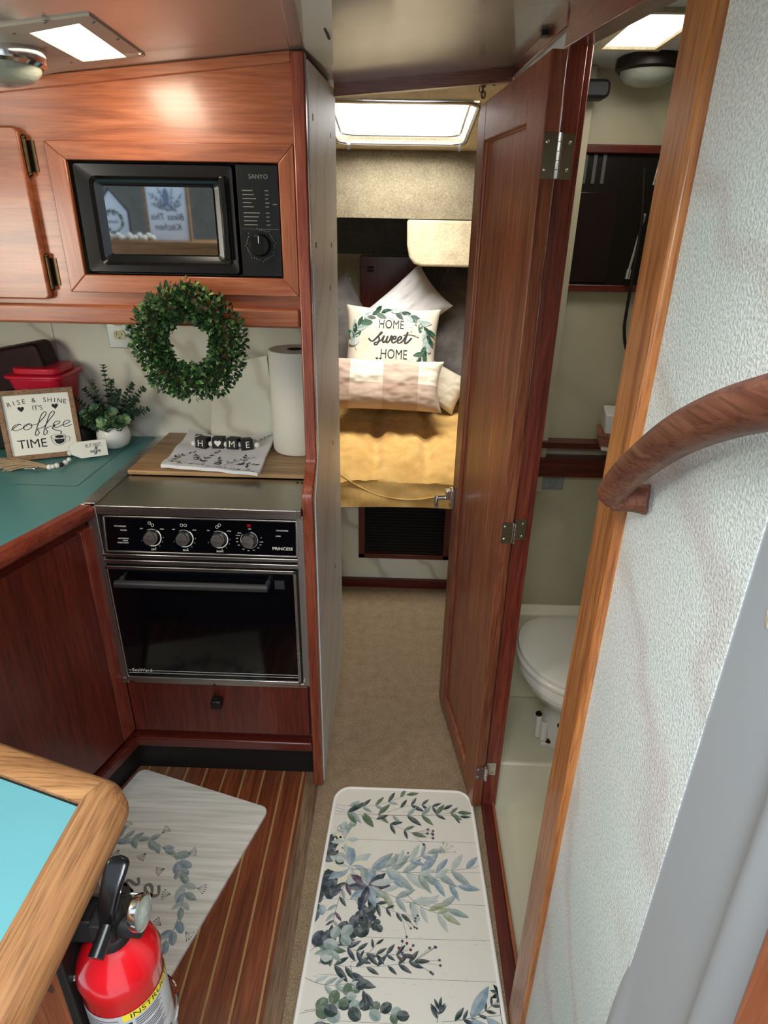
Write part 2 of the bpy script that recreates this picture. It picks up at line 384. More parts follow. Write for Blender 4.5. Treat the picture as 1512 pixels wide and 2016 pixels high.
def branch(mb, a, b, n, L, fn, mats, kind='lance', bow=.12, w=None, stem=.0012, seed=0, berries=False, spread=.75):
    rnd = random.Random(seed*77+5); ax, ay = a; bx, by = b; dx, dy = bx-ax, by-ay; D = hypot(dx, dy)
    P = lambda t: (ax+dx*t-dy*bow*sin(pi*t), ay+dy*t+dx*bow*sin(pi*t))
    mb.use('lfstem'); h = nh(); mb.ribbon([P(i/10) for i in range(11)], stem, lambda x, y: fn(x, y, h))
    for i in range(n):
        t = .12+.88*(i+.5)/n; p = P(t); q = P(min(t+.02, 1.02)); ang = atan2(q[1]-p[1], q[0]-p[0])
        for sd in ((-1, 1) if rnd.random() < .6 else ((1,) if i % 2 else (-1,))):
            mb.use(rnd.choice(mats)); l = L*(1-.35*t)*rnd.uniform(.8, 1.2)
            leaf2(mb, p[0], p[1], ang+sd*rnd.uniform(spread*.7, spread*1.2), l, l*(w or (.34 if kind == 'lance' else .75)), fn, kind, nh())
    mb.use(mats[0]); p = P(1); leaf2(mb, p[0], p[1], atan2(dy, dx), L*.8, L*.8*(w or .34), fn, kind, nh())
    if berries:
        for i in range(7):
            an = atan2(dy, dx)+rnd.uniform(-.7, .7); r = L*rnd.uniform(.7, 1.3)
            mb.use('lfstem'); h = nh(); mb.ribbon([(p[0], p[1]), (p[0]+r*cos(an), p[1]+r*sin(an))], stem*.7, lambda x, y: fn(x, y, h))
            mb.use(rnd.choice(['lfdark', 'lfplum'])); leaf2(mb, p[0]+r*cos(an), p[1]+r*sin(an), an, L*.16, L*.14, fn, 'round', nh())
#__PART2__
def onC(x, y, dz=0):
    d = ray(x, y); t = (1.855+dz-.055*1.42-EYE)/(d.z-.093*d.x-.055*d.y); return V((0, 0, EYE))+d*t

# ================================================================== THE SETTING
struct(MB('sole').box(-1.45, -.255, -.6, 1.45, -.03, 0), 'floor', 'brown striped teak sole with light holly lines in the galley')
o = MB(wood('sole_margin', '5a4230', '7a6048', '94785a', 'y', .5, .05, .8)).box(-.255, -.213, -.6, 1.46, -.03, .001); struct(o, 'trim_1', 'worn grey brown margin board beside the galley sole')
struct(MB('carpet').box(-.213, .268, -.6, 1.99, -.03, .004).box(-.94, .94, 1.99, 2.52, -.03, .004).box(-.226, -.213, 1.38, 1.99, -.03, .002), 'floor', 'tan carpet running forward to the berth')
sill = MB('dark_y').box(.268, .298, .55, 1.345, -.03, .012).use('up_y').box(.298, .306, .55, 1.345, -.06, .018); struct(sill, 'trim_2', 'dark wooden sill of the toilet compartment doorway', .002)
# galley back wall, hull side, aft
w = MB('lam').box(-1.45, -.23, 1.86, 1.9, .0, 1.9).use('stain').box(-1.0255, -1.0225, 1.8592, 1.8602, .92, 1.34); w.cur = 0; struct(w, 'wall_galley', 'pale marbled backsplash with one thin vertical seam')
struct(MB('lam').box(-1.5, -1.45, .35, 1.9, 0, 1.9), 'wall_hull')
struct(MB('linerdark').box(-3.2, -.42, -.95, -.9, 0, 2.1), 'wall_aft')
# partition between galley and corridor, with its row of small slots
pt = MB('lamcorr').prism([(-.2125, 1.374, 0), (-.2125, 1.985, 0), (-.2125, 1.985, ceil(-.2, 1.98)-.01), (-.2125, 1.459, ceil(-.213, 1.45)-.012), (-.2125, 1.459, 1.04), (-.2125, 1.43, 1.0), (-.2125, 1.374, .93)], (.0155, 0, 0))
pt.use('blackmat')
for px, py in ((616, 231), (651, 267), (622, 482), (652, 482), (650, 567), (655, 872), (660, 1115)):
    p = onX(px, py, -.197); pt.box(-.1972, -.1962, p.y-.004, p.y+.004, p.z-.006, p.z+.006)
struct(pt, 'wall_partition', 'narrow white marbled partition behind the galley post')
# starboard wall: aft textured panel and forward panel behind the open door
struct(MB('lamright').box(.28, .305, .437, .71, -.03, 2.0), 'wall_starboard', 'white leather grained wall panel carrying the handrail')
struct(MB('lamcorr').box(.276, .31, 1.345, 1.96, 0, 1.87), 'wall_starboard', 'white panel behind the open door')
# ceiling of the galley and corridor
C4 = lambda x0, x1, y0, y1, a, b: [(x, y, ceil(x, y)+z) for z in (a, b) for x, y in ((x0, y0), (x1, y0), (x1, y1), (x0, y1))]
ce = MB('gel').hexa(C4(-1.5, .31, .2, 1.97, 0, .03)); struct(ce, 'ceiling', 'glossy beige grey moulded overhead')
q = [onC(590, -40, -.003), onC(652, -40, -.003), onC(656, 128, -.003), onC(640, 132, -.003), onC(600, 96, -.003)]
st = MB('gelwhite').prism([(p.x, p.y, p.z) for p in q], (0, 0, .01)); st.use('blackmat'); p = onC(643, 62, -.0035); st.box(p.x-.003, p.x+.001, p.y-.05, p.y+.05, p.z-.001, p.z+.002)
struct(st, 'trim_3', 'pale edge strip of the overhead beside the galley post')
# wood headers and jambs
M['header'] = wood('mahogany_header', '84503e', '9c6450', 'b07a64', 'x', .3, .4)
hd = MB('header').prism([(-.197, 1.95, 1.838), (.268, 1.95, 1.876), (.268, 1.95, ceil(.268, 1.95)+.005), (-.197, 1.95, ceil(-.197, 1.95)+.005)], (0, .03, 0))
struct(hd, 'trim_4', 'dark wooden header over the berth doorway', .002)
bm = MB('red_y').hexa([(.268, .55, 1.745), (.312, .55, 1.749), (.312, 1.335, 1.826), (.268, 1.335, 1.822), (.268, .55, 1.86), (.312, .55, 1.86), (.312, 1.335, 1.885), (.268, 1.335, 1.885)])
bm.hexa([(.266, 1.335, 1.852), (.276, 1.335, 1.852), (.276, 1.955, 1.885), (.266, 1.955, 1.885), (.266, 1.335, 1.886), (.276, 1.335, 1.886), (.276, 1.955, 1.92), (.266, 1.955, 1.92)])
bm.box(.269, .276, 1.318, 1.345, 1.78, 1.87)
struct(bm, 'trim_5', 'brown wooden beam along the overhead above the open door', .002)
jb = MB('red_z').box(.27, .300, 1.302, 1.345, 0, 1.822).box(.300, .311, 1.306, 1.345, 0, 1.822); struct(jb, 'trim_6', 'red brown jamb that the open door hangs on', .0015)
ja = MB('jamb').box(.268, .302, .700, .776, .0, 1.80); struct(ja, 'trim_7', 'orange brown aft jamb between the toilet opening and the white wall', .004)
# ------------------------------------------------------------------ fibreglass companionway moulding, bottom right
def mould(u, v):
    y = .452-.75*u; z = -.03+1.95*v
    yl = .318-.03*(1.1-z)                       # ridge line leaning aft towards the floor
    d = (y-yl); ridge = .016*math.exp(-(d/.016)**2) if d > 0 else .016*math.exp(-(d/.05)**2)
    e = .448-y; lip = .010*math.exp(-((z-.62)/.13)**2)*math.exp(-((e-.012)/.010)**2)
    return (.2812-ridge*.9-lip*.6, y, z)
gm = MB('gelgrey').grid(mould, 120, 60); gm.box(.306, .33, -.3, .452, -.03, 1.92)
for cx, cy, cz, r in ((1432, 1808, 0, .006), (1508, 1218, 0, .007)):
    p = onX(cx, cy, .279); gm.use('lamhead').prism([(.2795, p.y+a, p.z+b) for a, b in ((-.003, -.007), (-.002, .0), (.001, .004), (.002, .006), (.0015, -.002))], (.002, 0, 0)); gm.cur = 0
struct(gm, 'wall_companionway', 'smooth grey white fibreglass moulding with a rounded ridge and chips')
sp = MB('up_z'); a = onX(1512, 1812, .250); b = onX(1438, 2016, .250)
dy, dz = (b.y-a.y)/(a.z-b.z), 0
sp.prism([(.250, a.y+.0+dy*(-.05)*-1*0, a.z), (.250, b.y, b.z), (.250, b.y+dy*.55, b.z-.55), (.250, -.25, b.z-.55), (.250, -.25, a.z+.25), (.250, a.y-dy*.25, a.z+.25)], (.013, 0, 0))
t = sp.build('companionway_step_side', None, .003); tag(t, 'brown wooden step side at the bottom right corner of the photo', 'step')

# ------------------------------------------------------------------ toilet compartment shell
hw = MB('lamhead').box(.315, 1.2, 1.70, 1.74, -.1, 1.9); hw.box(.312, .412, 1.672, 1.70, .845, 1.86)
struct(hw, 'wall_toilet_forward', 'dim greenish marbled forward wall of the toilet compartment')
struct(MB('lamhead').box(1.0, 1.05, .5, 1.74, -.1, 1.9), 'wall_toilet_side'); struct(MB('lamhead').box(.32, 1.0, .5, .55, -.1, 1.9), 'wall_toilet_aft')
sx0, sx1, sy0, sy1 = .372, .475, 1.27, 1.50
hc = MB('gelwhite')
for a in ((.312, 1.05, .5, sy0), (.312, 1.05, sy1, 1.72), (.312, sx0, sy0, sy1), (sx1, 1.05, sy0, sy1)): hc.box(*a, 1.862, 1.885)
struct(hc, 'ceiling', 'dim white overhead of the toilet compartment')
wn = MB('skyglass').box(sx0-.011, sx1+.011, sy0-.011, sy1+.013, 1.860, 1.864); wn.use('linerpale')
for a in ((sx0-.012, sx0, sy0-.012, sy1+.014), (sx1, sx1+.012, sy0-.012, sy1+.014), (sx0, sx1, sy1, sy1+.014), (sx0, sx1, sy0-.012, sy0)): wn.box(*a, 1.855, 1.886)
struct(wn, 'window_1', 'bright square skylight over the toilet compartment')
fl = MB('cream').box(.306, 1.0, .55, 1.36, -.05, -.02); fl.hexa([(.306, 1.335, -.03), (1, 1.335, -.03), (1, 1.72, -.03), (.306, 1.72, -.03), (.306, 1.375, .1), (1, 1.375, .1), (1, 1.72, .1), (.306, 1.72, .1)])
fl.hexa([(.316, 1.655, .1), (1, 1.655, .1), (1, 1.70, .1), (.316, 1.70, .1), (.316, 1.665, .43), (1, 1.665, .43), (1, 1.70, .45), (.316, 1.70, .45)])
struct(fl, 'floor', 'cream moulded shower pan with a raised toilet platform', .008)

# ------------------------------------------------------------------ forward berth shell
def bside(s):
    m = MB('liner'); P = [(.96, 1.985), (.96, 2.5), (.94, 3.1), (.78, 3.97)]
    for (xa, ya), (xb, yb) in zip(P, P[1:]): m.hexa([(s*xa-.015, ya, 0), (s*xa+.015, ya, 0), (s*xb+.015, yb, 0), (s*xb-.015, yb, 0), (s*xa-.015, ya, 2.0), (s*xa+.015, ya, 2), (s*xb+.015, yb, 2), (s*xb-.015, yb, 2)])
    return m
struct(bside(-1), 'wall_berth_port'); struct(bside(1), 'wall_berth_starboard')
struct(MB('liner').box(-.96, -.213, 1.955, 1.985, 0, 1.98), 'wall_forward'); struct(MB('liner').box(.276, .96, 1.965, 1.985, 0, 1.98), 'wall_forward')
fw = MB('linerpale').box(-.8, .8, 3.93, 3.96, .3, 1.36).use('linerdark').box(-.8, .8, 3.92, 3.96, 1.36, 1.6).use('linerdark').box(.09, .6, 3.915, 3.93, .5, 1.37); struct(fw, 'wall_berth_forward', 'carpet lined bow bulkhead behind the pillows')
hx0, hx1, hy0, hy1 = -.29, .232, 2.42, 2.97
zc = lambda y: 1.955-(y-1.985)*.125
M['linerceil'] = carpet('liner_ceiling', 'd8caa8', 'efe4c8', 120, .4)
cb = MB('linerceil')
def slab(m, x0, x1, y0, y1, t=.02): m.hexa([(x0, y0, zc(y0)), (x1, y0, zc(y0)), (x1, y1, zc(y1)), (x0, y1, zc(y1)), (x0, y0, zc(y0)+t), (x1, y0, zc(y0)+t), (x1, y1, zc(y1)+t), (x0, y1, zc(y1)+t)])
for a in ((-.96, .96, 1.985, hy0), (-.96, .96, hy1, 3.12), (-.96, hx0, hy0, hy1), (hx1, .96, hy0, hy1)): slab(cb, *a)
struct(cb, 'ceiling', 'pale carpet lined overhead of the berth')
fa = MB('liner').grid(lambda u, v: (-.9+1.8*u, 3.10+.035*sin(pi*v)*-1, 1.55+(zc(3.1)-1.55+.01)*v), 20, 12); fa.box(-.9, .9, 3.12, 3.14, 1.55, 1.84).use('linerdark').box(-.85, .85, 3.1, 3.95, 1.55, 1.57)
struct(fa, 'wall_berth_fascia', 'broad beige carpeted face under the bright hatch')
w2 = MB('hatchglass'); zz = .045
w2.hexa([(hx0, hy0, zc(hy0)+zz), (hx1, hy0, zc(hy0)+zz), (hx1, hy1, zc(hy1)+zz), (hx0, hy1, zc(hy1)+zz), (hx0, hy0, zc(hy0)+zz+.004), (hx1, hy0, zc(hy0)+zz+.004), (hx1, hy1, zc(hy1)+zz+.004), (hx0, hy1, zc(hy1)+zz+.004)])
w2.use('chrome')
for inset, dzz, r in ((0, -.004, .009), (.022, .02, .006)):
    rr = rrect(hx0+inset, hx1-inset, hy0+inset, hy1-inset, .05, 6); w2.tube([(x, y, zc(y)+dzz) for x, y in rr], r, 8, True)
for k in (hx0+.05, hx1-.02): w2.box(k-.006, k+.006, hy1-.02, hy1, zc(hy1)-.03, zc(hy1)-.012)
struct(w2, 'window_2', 'blown out rectangular deck hatch with a rounded metal frame')

# ------------------------------------------------------------------ the open door
hp = V((.2375, 1.285, 0)); dd = V((.168-.24, 1.743-1.285, 0)).normalized(); dn = V((dd.y, -dd.x, 0)); DW = .463
TD = frame(hp, dd, dn, (0, 0, 1))           # x along the door to the free edge, y through its thickness, z up
dr = MB('door_z').at(TD); th = .029; sh, sf = .100, .065; zb, zt = .028, 1.715
def dtop(x): return 1.812 - .022*x/DW - (.022*((x-DW+.03)/.03)**2 if x > DW-.03 else 0)
dr.prism([(0, 0, .02)]+[(sh, 0, .02), (sh, 0, dtop(sh)), (0, 0, dtop(0))], (0, th, 0))
xs = [DW-sf+sf*i/8 for i in range(9)]
dr.prism([(DW-sf, 0, .02), (DW, 0, .02)]+[(x, 0, dtop(x)) for x in xs[::-1]], (0, th, 0))
dr.use('door_x').prism([(sh, 0, zt), (DW-sf, 0, zt), (DW-sf, 0, dtop(DW-sf)), (sh, 0, dtop(sh))], (0, th, 0))
dr.prism([(sh, 0, .02), (DW-sf, 0, .02), (DW-sf, 0, .085), (sh, 0, .085)], (0, th, 0))
door = dr.build('door_1', None, .0022, loc=hp); door['kind'] = 'structure'; door['label'] = 'open brown panelled wooden door hinged in the middle of the photo'
dp = MB('door_z').at(TD).box(sh-.004, DW-sf+.004, .010, .020, .08, zt+.004); dp.build('door_panel', door)
ml = MB('door_z').at(TD)
for a, b in (((sh, .085), (sh, zt)), ((DW-sf, .085), (DW-sf, zt)), ((sh, .085), (DW-sf, .085)), ((sh, zt), (DW-sf, zt))): ml.tube([(a[0], .0085, a[1]), (b[0], .0085, b[1])], .004, 6)
ml.build('panel_moulding', door)
for zz0, hh in ((1.655, .072), (.905, .052), (.153, .045)):
    h = MB('chrome').box(.239, .2645, 1.2825, 1.2852, zz0-hh/2, zz0+hh/2).box(.2695, .297, 1.2995, 1.3018, zz0-hh/2, zz0+hh/2)
    h.box(.2645, .2670, 1.2815, 1.286, zz0-hh/2, zz0+hh/2); h.box(.2695, .272, 1.283, 1.3018, zz0-hh/2, zz0+hh/2)
    for i in range(5): h.lathe([(.0036, zz0-hh/2+hh*i/5+.0006), (.0036, zz0-hh/2+hh*(i+1)/5-.0006)], 12, (.268, 1.2795, 0))
    hinge = h.build('hinge', door)
    for xx in (.246, .289):
        for k in (-.3, .3): MB('steel').ball((xx, 1.2822 if xx < .26 else 1.2992, zz0+hh*k), .0032, 10, 1, .5, 1).build('screw', hinge)
# latch on the free edge
lh = MB('chrome').at(TD); lx, lz = DW-.012, .795
lh.prism([(lx-.02, -.010, lz-.030), (lx+.012, -.010, lz-.030), (lx+.012, -.010, lz+.030), (lx-.02, -.010, lz+.030)], (0, .010, 0))
lh.prism([(lx-.014, -.026, lz-.004), (lx+.008, -.026, lz-.004), (lx+.008, -.026, lz+.026), (lx-.014, -.026, lz+.026)], (0, .018, 0))
lh.tube([(lx, -.01, lz), (lx, -.05, lz)], .008, 12); lh.tube([(lx, -.05, lz+.004), (lx+.004, -.052, lz-.016), (lx+.012, -.048, lz-.032), (lx+.022, -.040, lz-.042)], [.008, .007, .006, .004], 10)
lh.build('door_handle', door, .002)

# ================================================================== GALLEY
# post with the fiddle shaped jog at counter height
YU, YL = 1.427, 1.345
prof = [(YL, .012), (YL, .90), (YL, .935)] + [(YL+(YU-YL)*(.5-.5*cos(pi*i/8)), .945+.075*i/8) for i in range(1, 9)] + [(YU, ceil(-.22, YU)-.002)]
po = MB('post').prism([(-.226, y, z) for y, z in prof]+[(-.226, YU+.03, ceil(-.22, YU)-.002), (-.226, YU+.03, .012)], (.027, 0, 0)); 
pst = po.build('galley_post', None, .004, 3); tag(pst, 'tall narrow mahogany post with a curved jog at counter height right of the stove', 'post')

# upper cabinet
U = thing('upper_cabinet', 'varnished mahogany overhead cabinet that frames the microwave', 'cabinet', (-.7, 1.43, 1.33))
cy = 1.438
b = MB('up_x'); b.box(-1.4, -.732, cy, cy+.02, 1.345, 1.67).hexa([(-1.4, cy, 1.67), (-.226, cy, 1.67), (-.226, cy+.02, 1.67), (-1.4, cy+.02, 1.67), (-1.4, cy, ceil(-1.4, cy)), (-.226, cy, ceil(-.226, cy)), (-.226, cy+.02, ceil(-.226, cy)), (-1.4, cy+.02, ceil(-1.4, cy))]).box(-.732, -.226, cy, cy+.02, 1.345, 1.40); b.box(-1.4, -.226, cy+.02, 1.855, 1.335, 1.345)
b.build('cabinet_body', U)
tc = MB('up_x').hexa([(-1.4, cy-.008, ceil(-1.4, cy)-.024), (-.226, cy-.008, ceil(-.226, cy)-.02), (-.226, cy+.02, ceil(-.226, cy)-.02), (-1.4, cy+.02, ceil(-1.4, cy)-.024),
    (-1.4, cy-.008, ceil(-1.4, cy)-.001), (-.226, cy-.008, ceil(-.226, cy)-.001), (-.226, cy+.02, ceil(-.226, cy)-.001), (-1.4, cy+.02, ceil(-1.4, cy)-.001)]); tc.build('cornice', U, .002)
MB('up_x').box(-1.4, -.226, cy-.016, cy+.01, 1.325, 1.366).build('bottom_rail', U, .006, 3)
fo, fi = (-.728, -.2265, 1.392, 1.680), (-.690, -.2585, 1.4285, 1.6465)
def fr(poly, mk): 
    m = MB(mk).prism([(x, cy-.010, z) for x, z in poly], (0, .012, 0)); m.build('microwave_trim', U, .0018)
fr([(fo[0], fo[3]), (fi[0], fi[3]), (fi[1], fi[3]), (fo[1], fo[3])], 'up_x'); fr([(fo[0], fo[2]), (fo[1], fo[2]), (fi[1], fi[2]), (fi[0], fi[2])], 'up_x')
fr([(fo[0], fo[2]), (fi[0], fi[2]), (fi[0], fi[3]), (fo[0], fo[3])], 'up_z'); fr([(fo[1], fo[2]), (fo[1], fo[3]), (fi[1], fi[3]), (fi[1], fi[2])], 'up_z')
dm = MB('up_x').prism([(x, cy-.020, z) for x, z in rrect(-1.15, -.772, 1.376, 1.703, .012)], (0, .018, 0)); cd = dm.build('cabinet_door', U, .004, 3)
for zc_ in (1.652, 1.432):
    h = MB('bronze').tube([(-.7665, cy-.010, zc_-.03), (-.7665, cy-.010, zc_+.03)], .0045, 10); h.ball((-.7665, cy-.01, zc_-.033), .005).ball((-.7665, cy-.01, zc_+.033), .005); h.box(-.766, -.752, cy-.002, cy+.0, zc_-.028, zc_+.028); h.build('hinge', cd)

# microwave
mw = thing('microwave_oven', 'black microwave with a mirrored window built into the overhead cabinet', 'microwave', (-.47, 1.45, 1.43))
MB('blackmat').box(-.688, -.260, 1.455, 1.80, 1.430, 1.645).build('oven_body', mw)
X0, X1, Z0, Z1 = -.684, -.352, 1.4325, 1.6435; gx0, gx1, gz0, gz1 = -.632, -.400, 1.470, 1.602
dm = MB('black'); yf = 1.436
# door as nested rounded rings: outer face, sloping recess, inner lip
rings = [(rrect(X0, X1, Z0, Z1, .006), yf+.012), (rrect(X0+.003, X1-.003, Z0+.003, Z1-.003, .006), yf), (rrect(X0+.030, X1-.014, Z0+.016, Z1-.024, .014), yf+.002), (rrect(X0+.036, X1-.020, Z0+.022, Z1-.030, .013), yf+.010),
         (rrect(gx0-.012, gx1+.012, gz0-.010, gz1+.006, .010), yf+.012), (rrect(gx0, gx1, gz0, gz1, .004), yf+.016)]
for (a, ya), (b_, yb) in zip(rings, rings[1:]):
    n_ = len(a); dm.add([(x, ya, z) for x, z in a]+[(x, yb, z) for x, z in b_], [(i, (i+1) % n_, n_+(i+1) % n_, n_+i) for i in range(n_)])
dm.box(X0, X1, yf+.0165, yf+.02, Z0, Z1)
mdoor = dm.build('oven_door', mw)
dmf = MB('mwglass').prism([(x, yf+.0125, z) for x, z in rrect(gx0+.001, gx1-.001, gz0+.001, gz1-.001, .004)], (0, .002, 0)); dmf.build('window', mdoor)
MB('black').box(-.382, -.368, yf-.010, yf+.004, 1.462, 1.622).build('door_handle', mdoor, .003)
cp = MB('mwplate').box(-.3475, -.2615, yf+.001, yf+.02, 1.4315, 1.6435); cpo = cp.build('control_panel', mw, .001)
tx = MB('signwhite'); T2 = lambda cx, cz, y: (lambda a, b: (cx+a, y, cz+b))
M['mwtext'] = plain('dim_print', '6e6e68', .5)
tx.use('mwtext').text('SANYO', .012, T2(-.302, 1.622, yf+.0005))
rnd = random.Random(3)
for i in range(9):
    z = 1.596-.0075*i-(.004 if i > 4 else 0); tx.box(-.337, -.337+rnd.uniform(.018, .034), yf+.0003, yf+.001, z, z+.0018).box(-.290, -.290+rnd.uniform(.006, .009), yf+.0003, yf+.001, z, z+.0018)
tx.box(-.275, -.266, yf+.0003, yf+.001, 1.571, 1.573).box(-.343, -.265, yf+.0004, yf+.001, 1.5245, 1.525)
for i in range(36):
    a = radians(100-i*9.2); r = .0295 if i % 5 else .033; c = (-.305+r*cos(a), 1.494+r*sin(a))
    tx.box(c[0]-.0006, c[0]+.0006, yf+.0003, yf+.001, c[1]-.0014, c[1]+.0014)
tx.build('lettering', cpo)
dl = MB('black').lathe([(.0225, 0), (.0225, -.008), (.019, -.014), (.0, -.0145)], 32, (-.305, yf, 1.494), 'y'); dl.box(-.308, -.302, yf-.020, yf-.012, 1.476, 1.513).use('signwhite').box(-.3056, -.3044, yf-.0206, yf-.0198, 1.498, 1.512); dl.build('dial', cpo)

# ------------------------------------------------------------------ lower left cabinet (angled) and counter
ang = radians(17); ld = V((sin(ang), cos(ang), 0)); ln = V((cos(ang), -sin(ang), 0)); LO = V((-.742, 1.352, 0))
TL = frame(LO, -ld, ln, (0, 0, 1))          # x aft along the face, y out into the galley, z up
L = thing('base_cabinet', 'dark red mahogany base cabinet running aft at the left of the stove', 'cabinet', (-.80, 1.15, 0))
MB('dark_z').at(TL).box(.0, .60, -.30, -.006, .145, .885).box(-.05, .0, -.30, -.008, .145, .375).build('cabinet_body', L)
cdoor = MB('dark_z').at(TL).box(.052, .445, -.006, .010, .205, .862).build('cabinet_door', L, .002)
MB('pewter').at(TL).box(.395, .42, .010, .032, .735, .76).build('knob', cdoor, .003)
MB('red_z').at(TL).box(.0, .049, -.006, .008, .205, .862).build('stile', L, .002)
cdoor2 = MB('dark_z').at(TL).box(.452, .595, -.006, .010, .205, .862).build('cabinet_door', L, .002)
MB('dark_x').at(TL).box(-.0, .60, -.006, .016, .150, .182).build('bottom_rail', L, .004)
MB('blackmat').at(TL).box(-.05, .60, -.30, -.045, .0, .150).build('toe_kick', L)
CT = thing('countertop', 'teal laminate counter with a wooden edge beside the stove', 'countertop', (-.95, 1.5, .9))
e0 = LO+ln*.020; 
edge = [e0-ld*.60, e0]
tp = MB('tealshaded').prism([(-1.45, 1.858, .918), (-1.45, .95, .918), (edge[0].x-.03, edge[0].y+.0, .918), (edge[1].x-.025, 1.352, .918), (-.752, 1.375, .918), (-.752, 1.858, .918)][::-1], (0, 0, -.03)); tp.build('worktop', CT)
er = MB('red_y').at(TL).prism([(0-.015, y, z) for y, z in ((-.010, .884), (.014, .884), (.022, .892), (.022, .912), (.014, .921), (-.010, .921))], (.615, 0, 0)); er.build('edging', CT, .003)
ls = MB('tealseam'); a_, b_, c_, d_ = [onZ(*q, .9185) for q in ((30, 953), (152, 957), (214, 900), (272, 862))]
for p_, q_ in ((a_, b_), (b_, d_)):
    t_ = (q_-p_).normalized(); s_ = V((-t_.y, t_.x, 0))*.0008; ls.poly([p_+s_, p_-s_, q_-s_, q_+s_])
ls.build('lid_seam', CT)
# ------------------------------------------------------------------ stove
S = thing('stove', 'stainless and black electric range with four knobs and a glass oven door', 'stove', (-.49, 1.36, .38))
MB('steelz').box(-.746, -.720, 1.338, 1.352, .384, .926).build('side_trim', S, .0015); MB('steelz').box(-.243, -.224, 1.347, 1.36, .384, .90).build('side_trim', S, .0015)
MB('blackmat').box(-.735, -.232, 1.352, 1.80, .384, .898).build('stove_body', S)
MB('steel').box(-.753, -.718, 1.338, 1.86, .9175, .9225).box(-.753, -.750, 1.345, 1.86, .90, .9175).build('side_flange', S)
ck = MB('steeltop').box(-.7175, -.2275, 1.336, 1.53, .899, .9205).use('steel').box(-.7175, -.2375, 1.3335, 1.337, .898, .9215); ck.build('cooktop', S, .0015)
for xx in (-.262, -.250): MB('pewter').ball((xx, 1.508, .921), .0035, 10, 1, 1, .5).build('screw', S)
# tilted control panel
pc = [V((-.713, 1.349, .889)), V((-.235, 1.349, .889)), V((-.238, 1.333, .797)), V((-.713, 1.333, .797))]
nx = V((0, -.985, .171)); TP = frame((pc[0]+pc[1]+pc[2]+pc[3])/4, (1, 0, 0), (0, .171, .985), nx)
wd, ht = .474, .0935
rim = MB('steel').at(TP)
for a in ((-wd/2, wd/2, ht/2-.004, ht/2), (-wd/2, wd/2, -ht/2, -ht/2+.004), (-wd/2, -wd/2+.005, -ht/2, ht/2), (wd/2-.005, wd/2, -ht/2, ht/2)): rim.box(a[0], a[1], a[2], a[3], -.006, .004)
rim.build('control_panel_rim', S, .001)
cpn = MB('blackgloss').at(TP).box(-wd/2+.004, wd/2-.004, -ht/2+.003, ht/2-.003, -.008, .001).build('control_panel', S)
P2 = lambda cx, cy: (lambda a, b: (cx+a, cy+b, .0014))
lt = MB('signwhite').at(TP)
kx = [onY(q, 1057, 1.338).x-TP.translation.x for q in (299, 362, 430, 490)]; ky = -.006
for i, x in enumerate(kx):
    r0 = .0205
    for k in range(40 if i < 3 else 46):
        a = radians(120-k*6.4) if i < 3 else radians(80-k*6.6); thick = .0026 if (i < 3 and 10 < k < 36) else .0007
        a2 = a-radians(6); lt.poly([(x+r0*cos(a), ky+r0*sin(a), .0014), (x+(r0+thick)*cos(a), ky+(r0+thick)*sin(a), .0014), (x+(r0+thick)*cos(a2), ky+(r0+thick)*sin(a2), .0014), (x+r0*cos(a2), ky+r0*sin(a2), .0014)])
    lt.text(['LEFT', 'REAR', 'RIGHT', 'OFF'][i], .0062 if i < 3 else .004, P2(x+.002, ky-.031 if i < 3 else ky+.028))
    if i < 3:
        lt.text('OFF', .004, P2(x-.0245, ky+.0215)); lt.text('HIGH', .004, P2(x+.026, ky+.0215))
        for ox, oy in [((-.004, .036), (.003, .031)), ((-.0045, .033), (.0045, .033)), ((.003, .036), (-.003, .031))][i]:
            lt.tube([(x+ox+.0034*cos(g*pi/6), ky+oy+.0034*sin(g*pi/6), .0012) for g in range(12)], .0005, 4, True)
        for k, g in enumerate((0, -25, -50, -75, 200)): lt.text(str(9-2*k) if k < 4 else '1', .0042, P2(x+.0275*cos(radians(g)), ky+.0275*sin(radians(g))))
    else:
        for k, g in enumerate((155, 140, 172, 190, 210, 240, 265, 290, 315, 335, 352, 15)):
            lt.text(['WARM', 'BROIL', '150', '200', '250', '300', '350', '400', '450', '500', 'BAKE', 'HI'][k], .0036, P2(x+.0300*cos(radians(g)), ky+.027*sin(radians(g))))
tp0 = [(-.196, .020, 'TOP BURNERS'), (-.188, .010, 'POWER'), (-.19, -.011, 'AUTOMATIC'), (-.186, -.0165, 'OVEN'), (-.192, -.022, 'TIMED CONT.'), (.199, .020, 'TOP BURNERS'), (.189, .006, 'OVEN')]
for x, y, t_ in tp0: lt.text(t_, .0046, P2(x, y))
lt.text('PRINCESS', .0105, P2(.199, -.026), wide=1.12)
lt.build('lettering', cpn)
rd = MB('red').at(TP); x = kx[3]; 
for a in (0, 1, 2): rd.box(x-.004, x+.004, .027+a*.0028, .0284+a*.0028, .0010, .0014)
rd.build('indicator_mark', cpn)
for i, x in enumerate(kx):
    kb = MB('black').at(TP).lathe([(.0185, .001), (.0185, .004), (.0165, .0045), (.0165, .006)], 32, (x, ky, 0)); kb.use('steel').lathe([(.0150, .006), (.0155, .018), (.0145, .0195), (.0, .0198)], 32, (x, ky, 0)); kb.use('black').ball((x-.002+.004*(i == 3), ky+.008, .0198), .0018)
    kb.build('knob', S)
